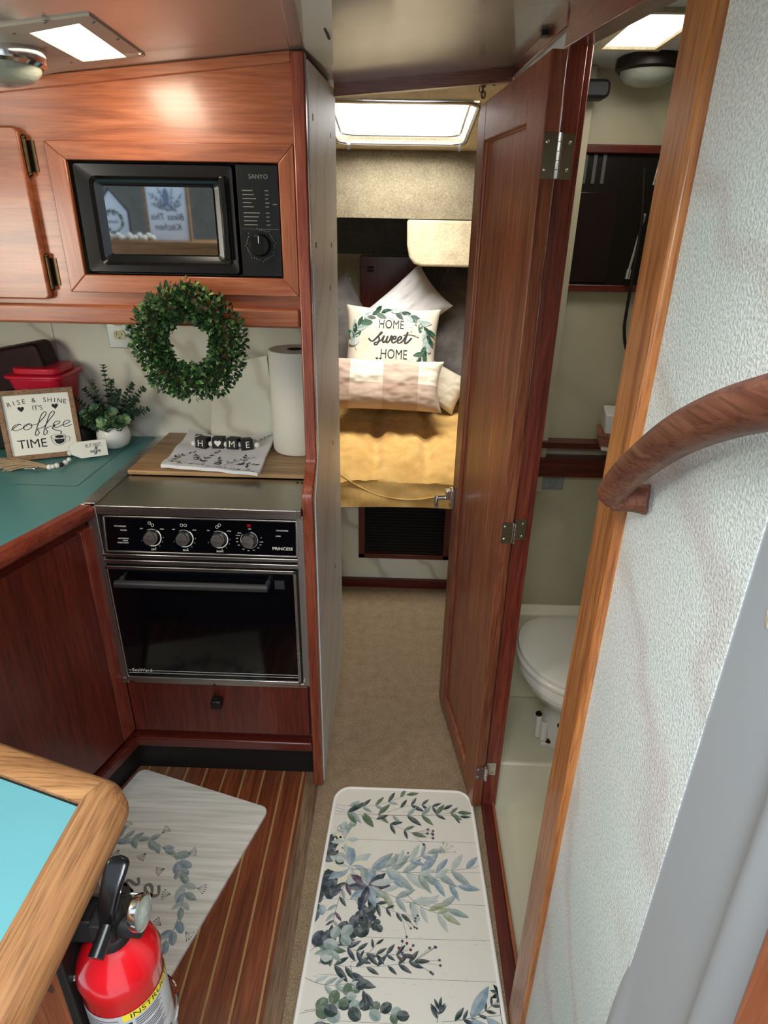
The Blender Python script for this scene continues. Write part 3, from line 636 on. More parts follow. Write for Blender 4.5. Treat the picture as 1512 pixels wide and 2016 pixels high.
# ledges, oven door
MB('steel').box(-.722, -.238, 1.330, 1.352, .7835, .7925).use('blackmat').box(-.722, -.24, 1.341, 1.352, .892, .899).use('steel').box(-.722, -.240, 1.333, 1.352, .763, .7745).build('vent_ledge', S, .0015)
ov = MB('steel'); ox0, ox1, oz0, oz1, oy = -.7215, -.2465, .405, .7575, 1.331
for a in ((ox0, ox1, oz1-.009, oz1), (ox0, ox1, oz0, oz0+.007), (ox0, ox0+.0055, oz0, oz1), (ox1-.0065, ox1, oz0, oz1)): ov.box(a[0], a[1], oy, oy+.02, a[2], a[3])
ovd = ov.build('oven_door', S, .0012)
MB('blackgloss').box(ox0+.005, ox1-.006, oy+.003, oy+.02, oz0+.006, oz1-.008).build('glass', ovd)
M['satin'] = plain('handle_satin_black', '2c2d2e', .42); hn = MB('satin').tube([(-.690, 1.306, .722), (-.312, 1.306, .722)], .0098, 20); hn.tube([(-.683, 1.306, .722), (-.683, 1.334, .722)], .007, 10).tube([(-.316, 1.306, .722), (-.316, 1.334, .722)], .007, 10).box(-.30, -.276, oy+.0, oy+.004, .705, .728); hn.build('handle', ovd)
lo = MB('signwhite'); yo = oy+.0024
lo.text('SeaWard', .0145, lambda a, b: (-.676+a, yo, .4335+b), shear=.0); lo.box(-.713, -.7005, yo, yo+.0004, .4325, .4333).box(-.650, -.2535, yo, yo+.0004, .4325, .4333).box(-.713, -.2535, yo, yo+.0004, .4245, .4253); lo.build('lettering', ovd)
MB('steel').box(-.735, -.238, 1.335, 1.352, .3935, .403).box(-.708, -.256, 1.340, 1.352, .384, .394).build('bottom_trim', S, .0012)
MB('blackmat').box(-.487, -.482, 1.3335, 1.336, .389, .393).build('latch_hole', S)
# drawer unit under the stove
D = thing('drawer_cabinet', 'low dark red mahogany drawer unit below the stove', 'cabinet', (-.48, 1.37, 0))
MB('dark_x').box(-.742, -.226, 1.366, 1.80, .145, .383).build('cabinet_body', D)
drw = MB('dark_z').box(-.734, -.232, 1.350, 1.366, .203, .379).build('drawer', D, .002)
MB('pewter').box(-.499, -.470, 1.322, 1.350, .312, .340).build('knob', drw, .004)
MB('dark_x').box(-.762, -.226, 1.340, 1.366, .150, .182).build('bottom_rail', D, .004)
MB('blackmat').box(-.80, -.226, 1.405, 1.43, 0, .150).build('toe_kick', D)
# wooden stove cover, towel, word blocks, paper towel roll, leaning panel
cv = MB('cover').box(-.7165, -.232, 1.5285, 1.853, .9235, .9345).build('stove_cover', None, .001); tag(cv, 'flat light brown wooden cover board over the rear of the stove', 'board')
t0, t1, t2, t3 = onZ(317, 922, .936), onZ(507, 939, .936), onZ(543, 852, .936), onZ(372, 850, .936)
t2 = onY(543, 852, 1.80); t3 = onY(372, 850, 1.80)
def tow(u, v, lift=0):
    a = t0.lerp(t1, u); b2 = t3.lerp(t2, u); sag = -.028*sin(pi*u)*v*v
    p = a.lerp(b2, v); z = .9375 + (p.z-.9375)*v**2.2 + .003*noise.noise(V((u*6, v*5, 3)))+ .0025*sin(v*14+u*3)*(1-v)
    return V((p.x+.002*sin(v*9), p.y-.004*sin(v*6), max(z+sag*.9, .9365)+lift))
tw = MB('towel').grid(lambda u, v: tow(u, v, .009), 24, 24); tw.grid(lambda u, v: tow(u, v, 0), 24, 24)
for e in (0, 1): tw.grid(lambda u, v: tow(u, e, .009*v), 24, 2)
for e in (0, 1): tw.grid(lambda u, v: tow(e, u, .009*v), 24, 2)
fnT = lambda x, y, h: tow(min(max(x, 0.0), 1), min(max(y, 0), 1), .0093+h)
S0 = [((.05, .08), (.22, .42)), ((.18, .04), (.10, .30)), ((.42, .10), (.48, .48)), ((.40, .18), (.28, .35)), ((.62, .12), (.86, .34)), ((.68, .14), (.92, .20)), ((.60, .10), (.54, .30)), ((.85, .78), (.97, .92)), ((.92, .05), (.80, .40)), ((.08, .95), (.14, .80)), ((.75, .9), (.80, .72))]
for i, (a, b2) in enumerate(S0): branch(tw, a, b2, 4, .075, fnT, [['lfdark', 'ink'], ['lfsage', 'lfolive', 'lfpale'], ['ink', 'lfnavy']][i % 3], 'lance', .15, .4, .004, 100+i)
for i in range(26): tw.use(['lfpale', 'lfsage', 'ink', 'lfolive', 'lfnavy'][i % 5]); leaf2(tw, .03+.93*((i*37) % 26)/26, .02+.07*((i*11) % 7)/7, rnd.uniform(0, 3), .05, .02, fnT, 'lance', nh())
t = tw.build('tea_towel'); tag(t, 'white folded tea towel printed with dark leaves on the stove', 'towel')
bk = thing('word_block_strand', 'strand of black letter cubes and white beads spelling home on the towel', 'decoration', (-.47, 1.72, .95))
cs = [V(((-.5055), 1.705, .962)), None]
bpts = [onY(q, r_, 1.70) for q, r_ in ((401, 878), (431, 876), (461, 877), (486, 876))]
for i, (p, rz) in enumerate(zip(bpts, (-.22, .03, -.12, .42))):
    p = V((p.x, 1.70+[.0, .004, .0, -.004][i], max(p.z, .958))); T = Matrix.Translation(p) @ Matrix.Rotation(rz, 4, 'Z') @ Matrix.Rotation(-.12, 4, 'X')
    c = MB('blackmat').at(T).box(-.0165, .0165, -.0165, .0165, -.0165, .0165); cb_ = c.build('letter_cube', bk, .0012)
    l = MB('signwhite').at(T); g = lambda a, b: (a, -.0169, b)
    if i == 1: l.poly([(.0098*q[0], -.0169, .0098*q[1]+.001) for q in [(sin(t_)**3, (13*cos(t_)-5*cos(2*t_)-2*cos(3*t_)-cos(4*t_))/15) for t_ in [2*pi*k/28 for k in range(28)]][::-1]])
    else: l.text('H ME'[i], .026, g)
    l.build('lettering', cb_)
bd = [bpts[0]+V((-.026, 0, 0)), (bpts[0]+bpts[1])/2+V((.001, 0, 0)), (bpts[1]+bpts[2])/2, (bpts[2]+bpts[3])/2-V((.002, 0, 0)), bpts[3]+V((.030, 0, -.003))]
for p in bd: MB('white').ball((p.x, 1.70-.004, max(p.z, .956)), .0085, 16).build('bead', bk)
rl = thing('paper_towel_roll', 'standing white paper towel roll in the corner beside the post', 'paper towel', (-.288, 1.70, .9345))
r = MB('paper').lathe([(.021, 1.222), (.071, 1.222), (.073, 1.217), (.073, .942), (.069, .936), (.021, .936)], 48, (-.292, 1.735, 0), caps=False); r.build('roll', rl)
MB('blackmat').lathe([(.020, .936), (.020, 1.219), (.0, 1.219)], 24, (-.292, 1.735, 0)).build('core', rl)
lp = MB('lamcorr'); M['lamlean'] = marble('marble_leaning_sheet', 'dcd8c4', 'd0d4c6', 'a89c88', 3.8, .5, None, .5); lp.use('lamlean')
q4 = [onY(415, 860, 1.822), onY(545, 868, 1.815), onY(538, 800, 1.80), onY(525, 700, 1.80), onY(484, 708, 1.83), onY(418, 728, 1.85)]
lp.prism([q4[0], q4[1], q4[2], q4[3], q4[4], q4[5]], (0, .004, 0)); t = lp.build('splash_sheet', None, .0008); tag(t, 'thin marbled sheet leaning on the backsplash behind the towel', 'panel')

# outlet
ot = thing('wall_outlet', 'chrome electrical outlet half hidden by the overhead cabinet and wreath', 'outlet', (-.82, 1.86, 1.24))
ol = MB('chrome').prism([(x, 1.854, z) for x, z in rrect(-.860, -.788, 1.190, 1.305, .003)], (0, .006, 0)).build('face_plate', ot, .002)
rc = MB('outlet')
for zz0 in (1.2285, 1.268): rc.prism([(x, 1.8515, z) for x, z in rrect(-.8410, -.8075, zz0-.014, zz0+.014, .010)], (0, .004, 0))
rc.use('blackmat')
for zz0 in (1.2285, 1.268): rc.box(-.8325, -.8308, 1.851, 1.8516, zz0-.001, zz0+.007).box(-.8180, -.8163, 1.851, 1.8516, zz0-.001, zz0+.006).box(-.8265, -.8220, 1.851, 1.8516, zz0-.010, zz0-.006)
rc.build('receptacle', ot)

# wreath
wr = thing('boxwood_wreath', 'round green boxwood wreath hanging in front of the backsplash', 'wreath', (-.461, 1.375, 1.297))
wc = V((-.461, 1.375, 1.297)); R0, r0 = .083, .038
rg = MB('stem').tube([wc+V((R0*cos(a), 0, R0*sin(a)-.0)) for a in [2*pi*i/40 for i in range(40)]], .016, 10, True); rg.build('hoop', wr)
lf = MB('bx0'); rnd = random.Random(11)
def leaf3(m, c, d, up, L, Wd, cup=.15):
    d = d.normalized(); s = d.cross(up); s = s.normalized() if s.length > 1e-4 else d.orthogonal().normalized(); n = s.cross(d)
    p = [c, c+d*L*.35+s*Wd*.5+n*Wd*cup, c+d*L*.72+s*Wd*.42+n*Wd*cup, c+d*L, c+d*L*.72-s*Wd*.42+n*Wd*cup, c+d*L*.35-s*Wd*.5+n*Wd*cup, c+d*L*.5]
    m.add(p, [(0, 1, 6), (1, 2, 6), (2, 3, 6), (3, 4, 6), (4, 5, 6), (5, 0, 6)], False)
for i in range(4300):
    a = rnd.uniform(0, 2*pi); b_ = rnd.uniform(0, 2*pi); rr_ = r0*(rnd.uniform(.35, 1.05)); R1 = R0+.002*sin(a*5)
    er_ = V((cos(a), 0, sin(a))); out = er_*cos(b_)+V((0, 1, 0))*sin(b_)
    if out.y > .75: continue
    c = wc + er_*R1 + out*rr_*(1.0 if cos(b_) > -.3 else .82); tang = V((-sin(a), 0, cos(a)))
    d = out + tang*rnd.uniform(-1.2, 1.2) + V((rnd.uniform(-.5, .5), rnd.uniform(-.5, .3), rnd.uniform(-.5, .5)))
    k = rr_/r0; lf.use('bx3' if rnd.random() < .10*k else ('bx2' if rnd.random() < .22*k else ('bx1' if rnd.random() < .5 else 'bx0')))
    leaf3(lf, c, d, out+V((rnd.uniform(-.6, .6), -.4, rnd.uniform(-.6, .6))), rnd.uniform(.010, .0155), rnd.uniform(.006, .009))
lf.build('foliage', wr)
MB('twine').tube([wc+V((-.004, -.0, .115)), wc+V((-.010, .025, .126)), wc+V((-.008, .052, .133)), wc+V((-.004, .054, .128)), wc+V((.0, .03, .118)), wc+V((-.004, 0, .112))], .0016, 6).build('hanging_loop', wr)
#__PART3__
# ------------------------------------------------------------------ things on the counter
# coffee sign: bottom edge on the counter, leaning back
A0 = onZ(18, 908, .920); B0 = onZ(166, 893, .920)
ux = (B0-A0).normalized(); uy = V((0, 0, 1)); bk_ = V((-ux.y, ux.x, 0)); upv = (uy*.985+bk_*.17).normalized(); nn = ux.cross(upv)
sw = (B0-A0).length; sh_ = sw*1.0
TS = frame(A0, ux, upv, nn)   # x right, y up, z towards the viewer
cs_ = thing('coffee_sign', 'square wood framed sign reading rise and shine it is coffee time', 'sign', A0)
fsg = MB('signframe').at(TS); f_ = .013
fsg.prism([(0, 0, 0), (sw, 0, 0), (sw-f_, f_, 0), (f_, f_, 0)], (0, 0, .016)).prism([(0, sh_, 0), (f_, sh_-f_, 0), (sw-f_, sh_-f_, 0), (sw, sh_, 0)], (0, 0, .016))
fsg.prism([(0, 0, 0), (f_, f_, 0), (f_, sh_-f_, 0), (0, sh_, 0)], (0, 0, .016)).prism([(sw, 0, 0), (sw, sh_, 0), (sw-f_, sh_-f_, 0), (sw-f_, f_, 0)], (0, 0, .016)); fsg.build('frame', cs_, .001)
MB('signwhite').at(TS).box(f_*.8, sw-f_*.8, f_*.8, sh_-f_*.8, .002, .008).build('board', cs_)
sl = MB('ink').at(TS); q = sw/.2; G = lambda cx, cy: (lambda a, b: (cx*q+a, cy*q+b, .0084))
arc = lambda txt, cy, r, size: None
wtxt = 'RISE & SHINE'; wx = [.024+.0137*i for i in range(12)]
for i, ch in enumerate(wtxt):
    if ch != ' ':
        x = .030+.0128*i+(.003 if i > 5 else 0); k = (x-.1)/.08; yy = .168-.011*k*k; an = -k*.24
        sl.text(ch, .0185*q, lambda a, b, x=x, yy=yy, an=an: (x*q+a*cos(an)-b*sin(an), yy*q+a*sin(an)+b*cos(an), .0084))
sl.text("IT'S", .0185*q, G(.1, .146))
hrt = lambda cx, cy, s: [((cx+s*sin(t_)**3)*q, (cy+s*(13*cos(t_)-5*cos(2*t_)-2*cos(3*t_)-cos(4*t_))/15)*q, .0084) for t_ in [-2*pi*k/24 for k in range(24)]]
sl.poly(hrt(.058, .146, .0085)); sl.poly(hrt(.146, .148, .0085))
script(sl, 'coffee', .0185*q, .0024*q, G(.100, .086), None, .2, 1.95)
sl.text('TIME', .036*q, G(.070, .044))
cup = [(.121, .060), (.123, .046), (.130, .036), (.140, .0335), (.150, .036), (.157, .046), (.159, .060)]
sl.poly([(a*q, b*q, .0084) for a, b in [(.127, .052), (.132, .040), (.140, .0365), (.152, .041), (.156, .052)]][::-1])
e = [(.140+.0195*cos(t_), .060+.0062*sin(t_)) for t_ in [2*pi*k/30 for k in range(31)]]
for pth in (e, cup, [(.159, .056), (.168, .057), (.168, .045), (.157, .043)]): sl.ribbon([(v.x*q, v.y*q) for v in spline(pth, 3)], .0012*q, lambda a, b: (a, b, .0086))
sl.poly([((.140+.012*cos(t_)+.003)*q, (.059+.0045*sin(t_))*q, .0085) for t_ in [2*pi*k/16 for k in range(16)]])
sl.ribbon([(v.x*q, v.y*q) for v in spline([(.148, .066), (.150, .074), (.138, .078), (.129, .085), (.137, .092), (.134, .095)], 5)], .0028*q, lambda a, b: (a, b, .0086))
sl.build('lettering', cs_)
# bead garland with a hang tag, tassel, charm
gd = thing('bead_garland', 'wooden bead garland with a raffia tassel and a small white hang tag', 'garland', onZ(110, 918, .92))
c3 = [onZ(a, b, .927) for a, b in ((97, 920), (104, 919), (112, 917), (121, 915), (129, 911), (136, 905), (139, 898), (138, 891))]
for i, p in enumerate(c3):
    MB('ink' if i == 3 else 'paper').ball((p.x, p.y, .9275+(i > 5)*.008*(i-5)), .0062 if i % 2 else .0074, 14).build('bead', gd)
ts_ = MB('jute'); rnd = random.Random(5); e0_ = onZ(92, 919, .926)
for i in range(46):
    e1_ = onZ(rnd.uniform(-30, 20), rnd.uniform(902, 928), .923); md = e0_.lerp(e1_, .5)+V((0, 0, rnd.uniform(0, .012)))
    ts_.tube(spline([e0_+V((0, rnd.uniform(-.003, .003), rnd.uniform(-.003, .004))), md, e1_], 3), .0010, 4)
ts_.tube([e0_, onZ(80, 917, .926)], .005, 8); ts_.build('tassel', gd)
g0, g1, g2, g3 = onZ(160, 900, .928), onZ(213, 893, .928), onY(207, 856, 1.665), onY(152, 862, 1.65)
tx_ = (g1-g0).normalized(); tu = V((0, .12, .99)); tu = (tu-tx_*tu.dot(tx_)).normalized(); tn = tx_.cross(tu); TG = frame(g0+V((0, 0, -.003)), tx_, tu, tn)
tl = (g1-g0).length; thh = .047
tg = MB('signwhite').at(TG).prism([(0, 0, 0), (tl, 0, 0), (tl, thh, 0), (-.008, thh, 0), (-.025, thh*.72, 0), (-.022, thh*.28, 0)], (0, 0, .004)).build('hang_tag', gd, .0006)
tl_ = MB('ink').at(TG).text('BUT FIRST,', .0125, lambda a, b: (tl*.52+a*.72, thh*.70+b*1.15, .0043)); script(tl_, 'coffee', .0062, .0013, lambda a, b: (tl*.55+a, thh*.27+b, .0043)); tl_.build('lettering', tg)
MB('twine').tube(spline([c3[-1]+V((0, 0, .014)), g0+V((-.022, -.004, .030)), g0+V((-.012, -.002, .034))], 4), .0009, 5).build('cord', gd)
ch = MB('chrome'); cp0 = onZ(68, 926, .922)
for s_, r in ((1, .020), (.6, .012)): ch.tube([cp0+V((r*1.5*cos(a)*1.0, r*.75*sin(a), .003)) for a in (0, pi/2, pi, 3*pi/2)], .0012, 6, True)
ch.ball(cp0+V((0, 0, .004)), .004); t = ch.build('metal_charm'); tag(t, 'small diamond shaped silver charm lying below the coffee sign', 'charm')
# potted eucalyptus
pp = V((-.846, 1.755, .9185)); pl = thing('potted_eucalyptus', 'artificial eucalyptus plant in a round white pot behind the hang tag', 'plant', pp)
MB('white').lathe([(.0, 0), (.026, 0), (.040, .010), (.0475, .028), (.046, .048), (.040, .066), (.0365, .068), (.038, .058), (.0, .055)], 40, pp).build('pot', pl)
fl_ = MB('stem'); lv = MB('eu1'); rnd = random.Random(21)
tips = [(-.085, -.02, .15), (-.06, .0, .17), (-.03, -.02, .20), (-.005, .02, .235), (.02, .0, .20), (.045, -.02, .175), (.075, .01, .185), (.10, .02, .17), (.095, -.01, .12), (-.10, -.02, .11), (-.07, -.05, .095), (-.02, -.05, .13), (.03, -.05, .12), (.06, -.045, .10), (0, .04, .18), (-.05, .03, .14), (.055, .03, .14), (.0, -.055, .09), (-.045, -.055, .12), (.085, .0, .145), (.11, .01, .115)]
for ti, (tx1, ty1, tz1) in enumerate(tips):
    P_ = spline([pp+V((tx1*.15, ty1*.15, .055)), pp+V((tx1*.55, ty1*.6, .055+(tz1-.055)*.6)), pp+V((tx1, ty1, tz1))], 6); fl_.tube(P_, .0011, 5)
    for i, p in enumerate(P_[2:]):
        t_ = (P_[min(i+3, len(P_)-1)]-P_[i+1]).normalized(); big = ti in (10, 11, 12, 17, 18, 13)
        for k in range(6 if i < len(P_)-4 else 4):
            a = rnd.uniform(0, 2*pi); s_ = t_.orthogonal().normalized(); s_.rotate(Matrix.Rotation(a, 3, t_))
            lv.use(rnd.choice(['eu0', 'eu1', 'eu1', 'eu2']) if not big else rnd.choice(['eu1', 'eu2', 'eu3']))
            L_ = (.026 if big else .0175)*rnd.uniform(.8, 1.15)*(1-.03*i); leaf3(lv, p, s_+t_*.5, t_, L_, L_*.85, .1)
fl_.build('stem', pl); lv.build('foliage', pl)
# red food container and maroon case
rb = thing('red_container', 'glossy red plastic food container behind the coffee sign', 'container', (-1.02, 1.77, .93))
def cont(x0, x1, z0, z1, tp):
    m = MB('redbin'); a = rrect(x0+tp, x1-tp, 1.72+tp, 1.835-tp*.5, .02, 5); b_ = rrect(x0, x1, 1.70, 1.84, .025, 5); n_ = len(a)
    m.add([(x, y, z0) for x, y in a]+[(x, y, z1) for x, y in b_], [(i, (i+1) % n_, n_+(i+1) % n_, n_+i) for i in range(n_)]+[list(range(n_))[::-1], list(range(n_, 2*n_))], False); return m
cont(-1.100, -.950, .995, 1.128, .020).build('tub', rb, .003, 3)
ld_ = MB('redbin').prism([(x, y, 1.128) for x, y in rrect(-1.108, -.940, 1.692, 1.848, .028)], (0, 0, .010)).prism([(x, y, 1.138) for x, y in rrect(-1.09, -.955, 1.71, 1.83, .03)], (0, 0, .018)); ld_.build('lid', rb, .004, 3)
MB('signwhite').text('VALOROSO', .0085, lambda a, b: (-1.03+a, 1.7005, 1.098+b)).build('lettering', rb)
mb_ = MB('maroon'); TM = frame(onY(-15, 705, 1.70)+V((0, .04, -.03)), (1, 0, .20), (0, 1, 0), (-.2, 0, 1)); mb_.at(TM).prism([(a, 0, b) for a, b in rrect(-.18, .115, -.075, .045, .018)], (0, .085, 0)); t = mb_.build('carry_case', None, .01, 3); tag(t, 'dark maroon case tilted at the left edge beside the red container', 'case')
kb = MB('blackmat').box(-1.40, -.905, 1.70, 1.845, .9185, .99); t = kb.build('toaster_oven_base', None, .006); t.name = 'black_tray'; tag(t, 'black tray behind the coffee sign that carries the red container', 'tray')

# ------------------------------------------------------------------ peninsula counter, front left
PN = thing('peninsula_counter', 'near teal topped counter with a thick worn wood edge at the lower left', 'counter', (-.6, .45, 0))
k1, k2, k3 = V((-.366, .511, .916)), V((-1.2, .773, .916)), V((-.366, .20, .916))
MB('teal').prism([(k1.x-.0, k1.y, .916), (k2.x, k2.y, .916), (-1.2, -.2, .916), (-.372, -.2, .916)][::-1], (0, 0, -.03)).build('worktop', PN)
MB('blackmat').prism([(-.363, .5165, .9165), (-1.2, .7775, .9165), (-1.2, .7735, .9165), (-.3665, .5115, .9165)][::-1], (0, 0, -.004)).build('seam', PN)
en = MB('teak_y'); pr = [(.0, .868), (.030, .868), (.044, .875), (.050, .890), (.047, .908), (.036, .919), (.012, .923), (.0, .921)]
cor = V((-.364, .513, 0))
def sweep(m, a, b, oa, ob):
    n_ = len(pr); vs = [a+oa*p[0]+V((0, 0, p[1])) for p in pr]+[b+ob*p[0]+V((0, 0, p[1])) for p in pr]
    m.add(vs, [(i, (i+1) % n_, n_+(i+1) % n_, n_+i) for i in range(n_)]+[list(range(n_))[::-1], list(range(n_, 2*n_))], False)
f1 = V((.300, .954, 0)); r1 = V((1, 0, 0))
arcs = [(cor + V((0, 0, 0)), r1)]
sweep(en, V((-.370, -.25, 0)), cor, r1, r1)
dirs = [r1]+[(r1*cos(t_)+V((0, 1, 0))*sin(t_)) for t_ in [radians(72.5)*i/6 for i in range(1, 7)]]
en2 = MB('teak_x'); 
for a, b_ in zip(dirs, dirs[1:]): sweep(en, cor, cor, a, b_)
en.build('edging', PN, .0)
sweep(en2, cor, V((-1.2, .776, 0)), dirs[-1], dirs[-1]); en2.build('edging', PN)
MB('up_z').box(-1.1, -.356, .398, .425, -.0, .870).build('end_panel', PN, .002); MB('dark_z').box(-1.1, -.3575, .425, .50, 0, .870).build('side_panel', PN)
kn = MB('stem').lathe([(.0, 0), (.004, 0), (.003, -.0006), (0, -.0006)], 10, onY(98, 1946, .3975), 'y', 1, 2.4); kn.build('knot', PN)

# ------------------------------------------------------------------ fire extinguisher
FX, FY = -.304, .425
fe = thing('fire_extinguisher', 'red fire extinguisher with a black handle mounted beside the near counter', 'fire extinguisher', (FX, FY, .45))
FR = .0445
MB('red').lathe([(.0, .44), (.040, .442), (FR, .455), (FR, .735), (.0465, .750), (.042, .765), (.034, .778), (.024, .788), (.017, .793), (.016, .80)], 48, (FX, FY, 0)).build('cylinder', fe)
cyl = lambda a0, z0, r: (lambda a, b: (FX+r*sin(a0+a/r), FY-r*cos(a0+a/r), z0+b))
lb = MB('label'); ztop = .716
lb.grid(lambda u, v: (FX+(FR+.0004)*sin(-.9+3.0*u), FY-(FR+.0004)*cos(-.9+3.0*u), .50+(ztop-.50)*v), 40, 2); lb.build('label', fe)
l2 = MB('yellow'); l2.grid(lambda u, v: (FX+(FR+.0007)*sin(.35+1.75*u), FY-(FR+.0007)*cos(.35+1.75*u), ztop-.012+.012*v), 30, 1); l2.build('label_band', fe)
l3 = MB('ink'); l3.text('INSTRUCTIONS', .0125, cyl(.52, ztop-.0062, FR+.0009), 'LEFT')
for i in range(3):
    z = .694-.020*i; l3.grid(lambda u, v: (FX+(FR+.0008)*sin(.38+.16*u), FY-(FR+.0008)*cos(.38+.16*u), z-.005+.010*v), 3, 1)
    for j in range(4): l3.grid(lambda u, v: (FX+(FR+.0008)*sin(.62+(.75-.1*(j % 2))*u), FY-(FR+.0008)*cos(.62+(.75-.1*(j % 2))*u), z+.0045-.004*j+.0012*v), 8, 1)
for j in range(10): l3.use('lfstem').grid(lambda u, v: (FX+(FR+.0008)*sin(-.7+(.95-.2*(j % 3 == 2))*u), FY-(FR+.0008)*cos(-.7+(.95-.2*(j % 3 == 2))*u), .708-.0045*j-(.004 if j > 4 else 0)+.0011*v), 8, 1)
l3.use('ink').grid(lambda u, v: (FX+(FR+.0009)*sin(-.8+1.1*u), FY-(FR+.0009)*cos(-.8+1.1*u), .6835+.0016*v), 8, 1)
l3.build('lettering', fe)
l4 = MB('signwhite')
for i in range(3): l4.text(str(i+1), .008, cyl(.46, .694-.020*i, FR+.001))
l4.build('lettering', fe)
vb = MB('blackmat').lathe([(.021, .785), (.021, .800), (.017, .803), (.017, .83), (.010, .835)], 24, (FX, FY, 0)).box(FX-.014, FX+.014, FY-.018, FY+.03, .806, .832).lathe([(.011, .0), (.012, .030), (.0, .031)], 16, (FX+.008, FY-.002, .812), 'x'); vb.build('valve', fe, .002)
UPZ = V((0, 0, .03))
hp0 = spline([onY(*q_)-UPZ for q_ in ((209, 1822, .408), (212, 1795, .416), (218, 1758, .430), (225, 1725, .444), (232, 1698, .455), (235, 1676, .463))], 5)
la, lb_ = onY(207, 1834, .405)-UPZ, onY(237, 1683, .458)-UPZ; lt_ = (lb_-la).normalized(); lw_ = V((.94, -.2, 0)); lw_ = (lw_-lt_*lw_.dot(lt_)).normalized(); lnm = lt_.cross(lw_)
def lev(u, v):
    a = 2*pi*u; L_ = (lb_-la).length; wdt = .0078+.0052*min(1, v*1.3); tk = .0050; k_ = 1.0
    if v > .88: k_ = sqrt(max(0, 1-((v-.88)/.12)**2))
    if v < .04: k_ = .6+.4*v/.04
    cx_ = math.copysign(abs(cos(a))**.55, cos(a)); sx_ = math.copysign(abs(sin(a))**.55, sin(a))
    return la+lt_*L_*v+lw_*cx_*wdt*k_+lnm*(sx_*tk*(.4+.6*k_)-.006*sin(pi*v))
MB('black').grid(lev, 28, 40, True, None, True).build('lever', fe)
nz = MB('black').tube([onY(212, 1822, .402)-UPZ, onY(200, 1856, .388)-UPZ, onY(188, 1888, .375)-UPZ], [.0074, .0078, .0084], 14); nz.build('nozzle', fe)
gc = onY(277, 1796, .415)-UPZ; ga = V((.985, -.05, .14)).normalized(); gx = ga.orthogonal().normalized(); gy = ga.cross(gx); TGa = frame(gc, gx, gy, ga)
gg = MB('chrome').at(TGa).lathe([(.0, -.006), (.017, -.006), (.0185, -.002), (.0185, .003), (.0165, .004)], 32); gg.use('frost').lathe([(.0165, .0035), (.010, .007), (.0, .008)], 32).build('gauge', fe)
pn_ = MB('chrome').tube(spline([(FX-.02, FY+.01, .842), (FX+.028, FY+.012, .845), (FX+.036, FY+.010, .842), (FX+.030, FY+.004, .826), (FX+.018, FY+.0, .82)], 5), .0014, 6); pn_.tube(spline([(FX-.045, FY-.035, .79), (FX-.040, FY-.01, .815), (FX-.02, FY+.02, .84)], 5), .0014, 6); pn_.build('safety_pin', fe)
br = MB('blackmat').box(-.3565, -.346, FY-.032, FY+.03, .44, .83).box(-.3565, FX-.012, FY-.010, FY+.02, .790, .826); br.build('wall_bracket', fe, .002)
MB('chrome').tube([(FX+.051*cos(a), FY+.051*sin(a), .632+.004*sin(3*a)) for a in [radians(d_) for d_ in range(-110, 111, 10)]], .0022, 6).tube([(FX+.045, FY-.03, .632), (FX+.05, FY-.033, .655), (FX+.056, FY-.02, .66), (FX+.055, FY-.02, .60)], .0018, 6).build('strap', fe)
MB('chrome').ball((-.344, FY-.022, .748), .0045).build('screw', fe)
fe.location.z += .03

# ------------------------------------------------------------------ floor mats
ml0 = V((-.762, 1.388, 0)); mx = V((.414, -.124, 0)).normalized(); my = V((mx.y, -mx.x, 0))
TMt = frame(ml0, mx, my, mx.cross(my)); MW_, ML_ = .437, .74
lm = MB('matl'); out = rrect(0, MW_, 0, ML_, .022)
lm.prism([ml0+mx*a+my*b_+V((0, 0, .0005)) for a, b_ in out], (0, 0, .0085)); fM = lambda a, b_, h=0: ml0+mx*min(max(a, .003), MW_-.003)+my*b_+V((0, 0, .0092+h))
cxm, cym, rm = .190, .394, .190
for i in range(13):
    a0 = radians(-100+ i*27.7); a1 = a0+radians(24); p0 = (cxm+rm*cos(a0), cym+rm*sin(a0)); p1 = (cxm+rm*cos(a1), cym+rm*sin(a1))
    branch(lm, p0, p1, 3, .046, fM, ['lfsage', 'lfblue', 'lfpale'] if i % 3 else ['lfsage', 'lfblue', 'lfsage'], 'round' if i % 2 else 'lance', -.1, .55, .0012, 300+i)
    am = (a0+a1)/2
    for rr_, rot in ((rm+.034, .3), (rm-.030, 3.3)):
        cx_, cy_ = cxm+rr_*cos(am), cym+rr_*sin(am); lm.use('lfstem')
        for k in range(5):
            an = am+rot-.5+k*.28; h = nh(); lm.ribbon([(cx_, cy_), (cx_+.02*cos(an), cy_+.02*sin(an))], .0010, lambda x, y: fM(x, y, h)); leaf2(lm, cx_+.018*cos(an), cy_+.018*sin(an), an, .006, .003, fM, 'lance', nh())
lm.use('inkgrey'); hh = .0006
rot_ = radians(-24)
def fS(cx, cy): return lambda a, b_: fM(cx-b_, cy-a, hh)
script(lm, 'gh', .034, .008, fS(.232, .335)); script(lm, 'e', .044, .009, fS(.296, .318)); script(lm, 'the', .034, .008, fS(.16, .40))
t = lm.build('kitchen_mat'); tag(t, 'thin pale woodgrain mat with a printed leaf wreath on the teak sole', 'mat')

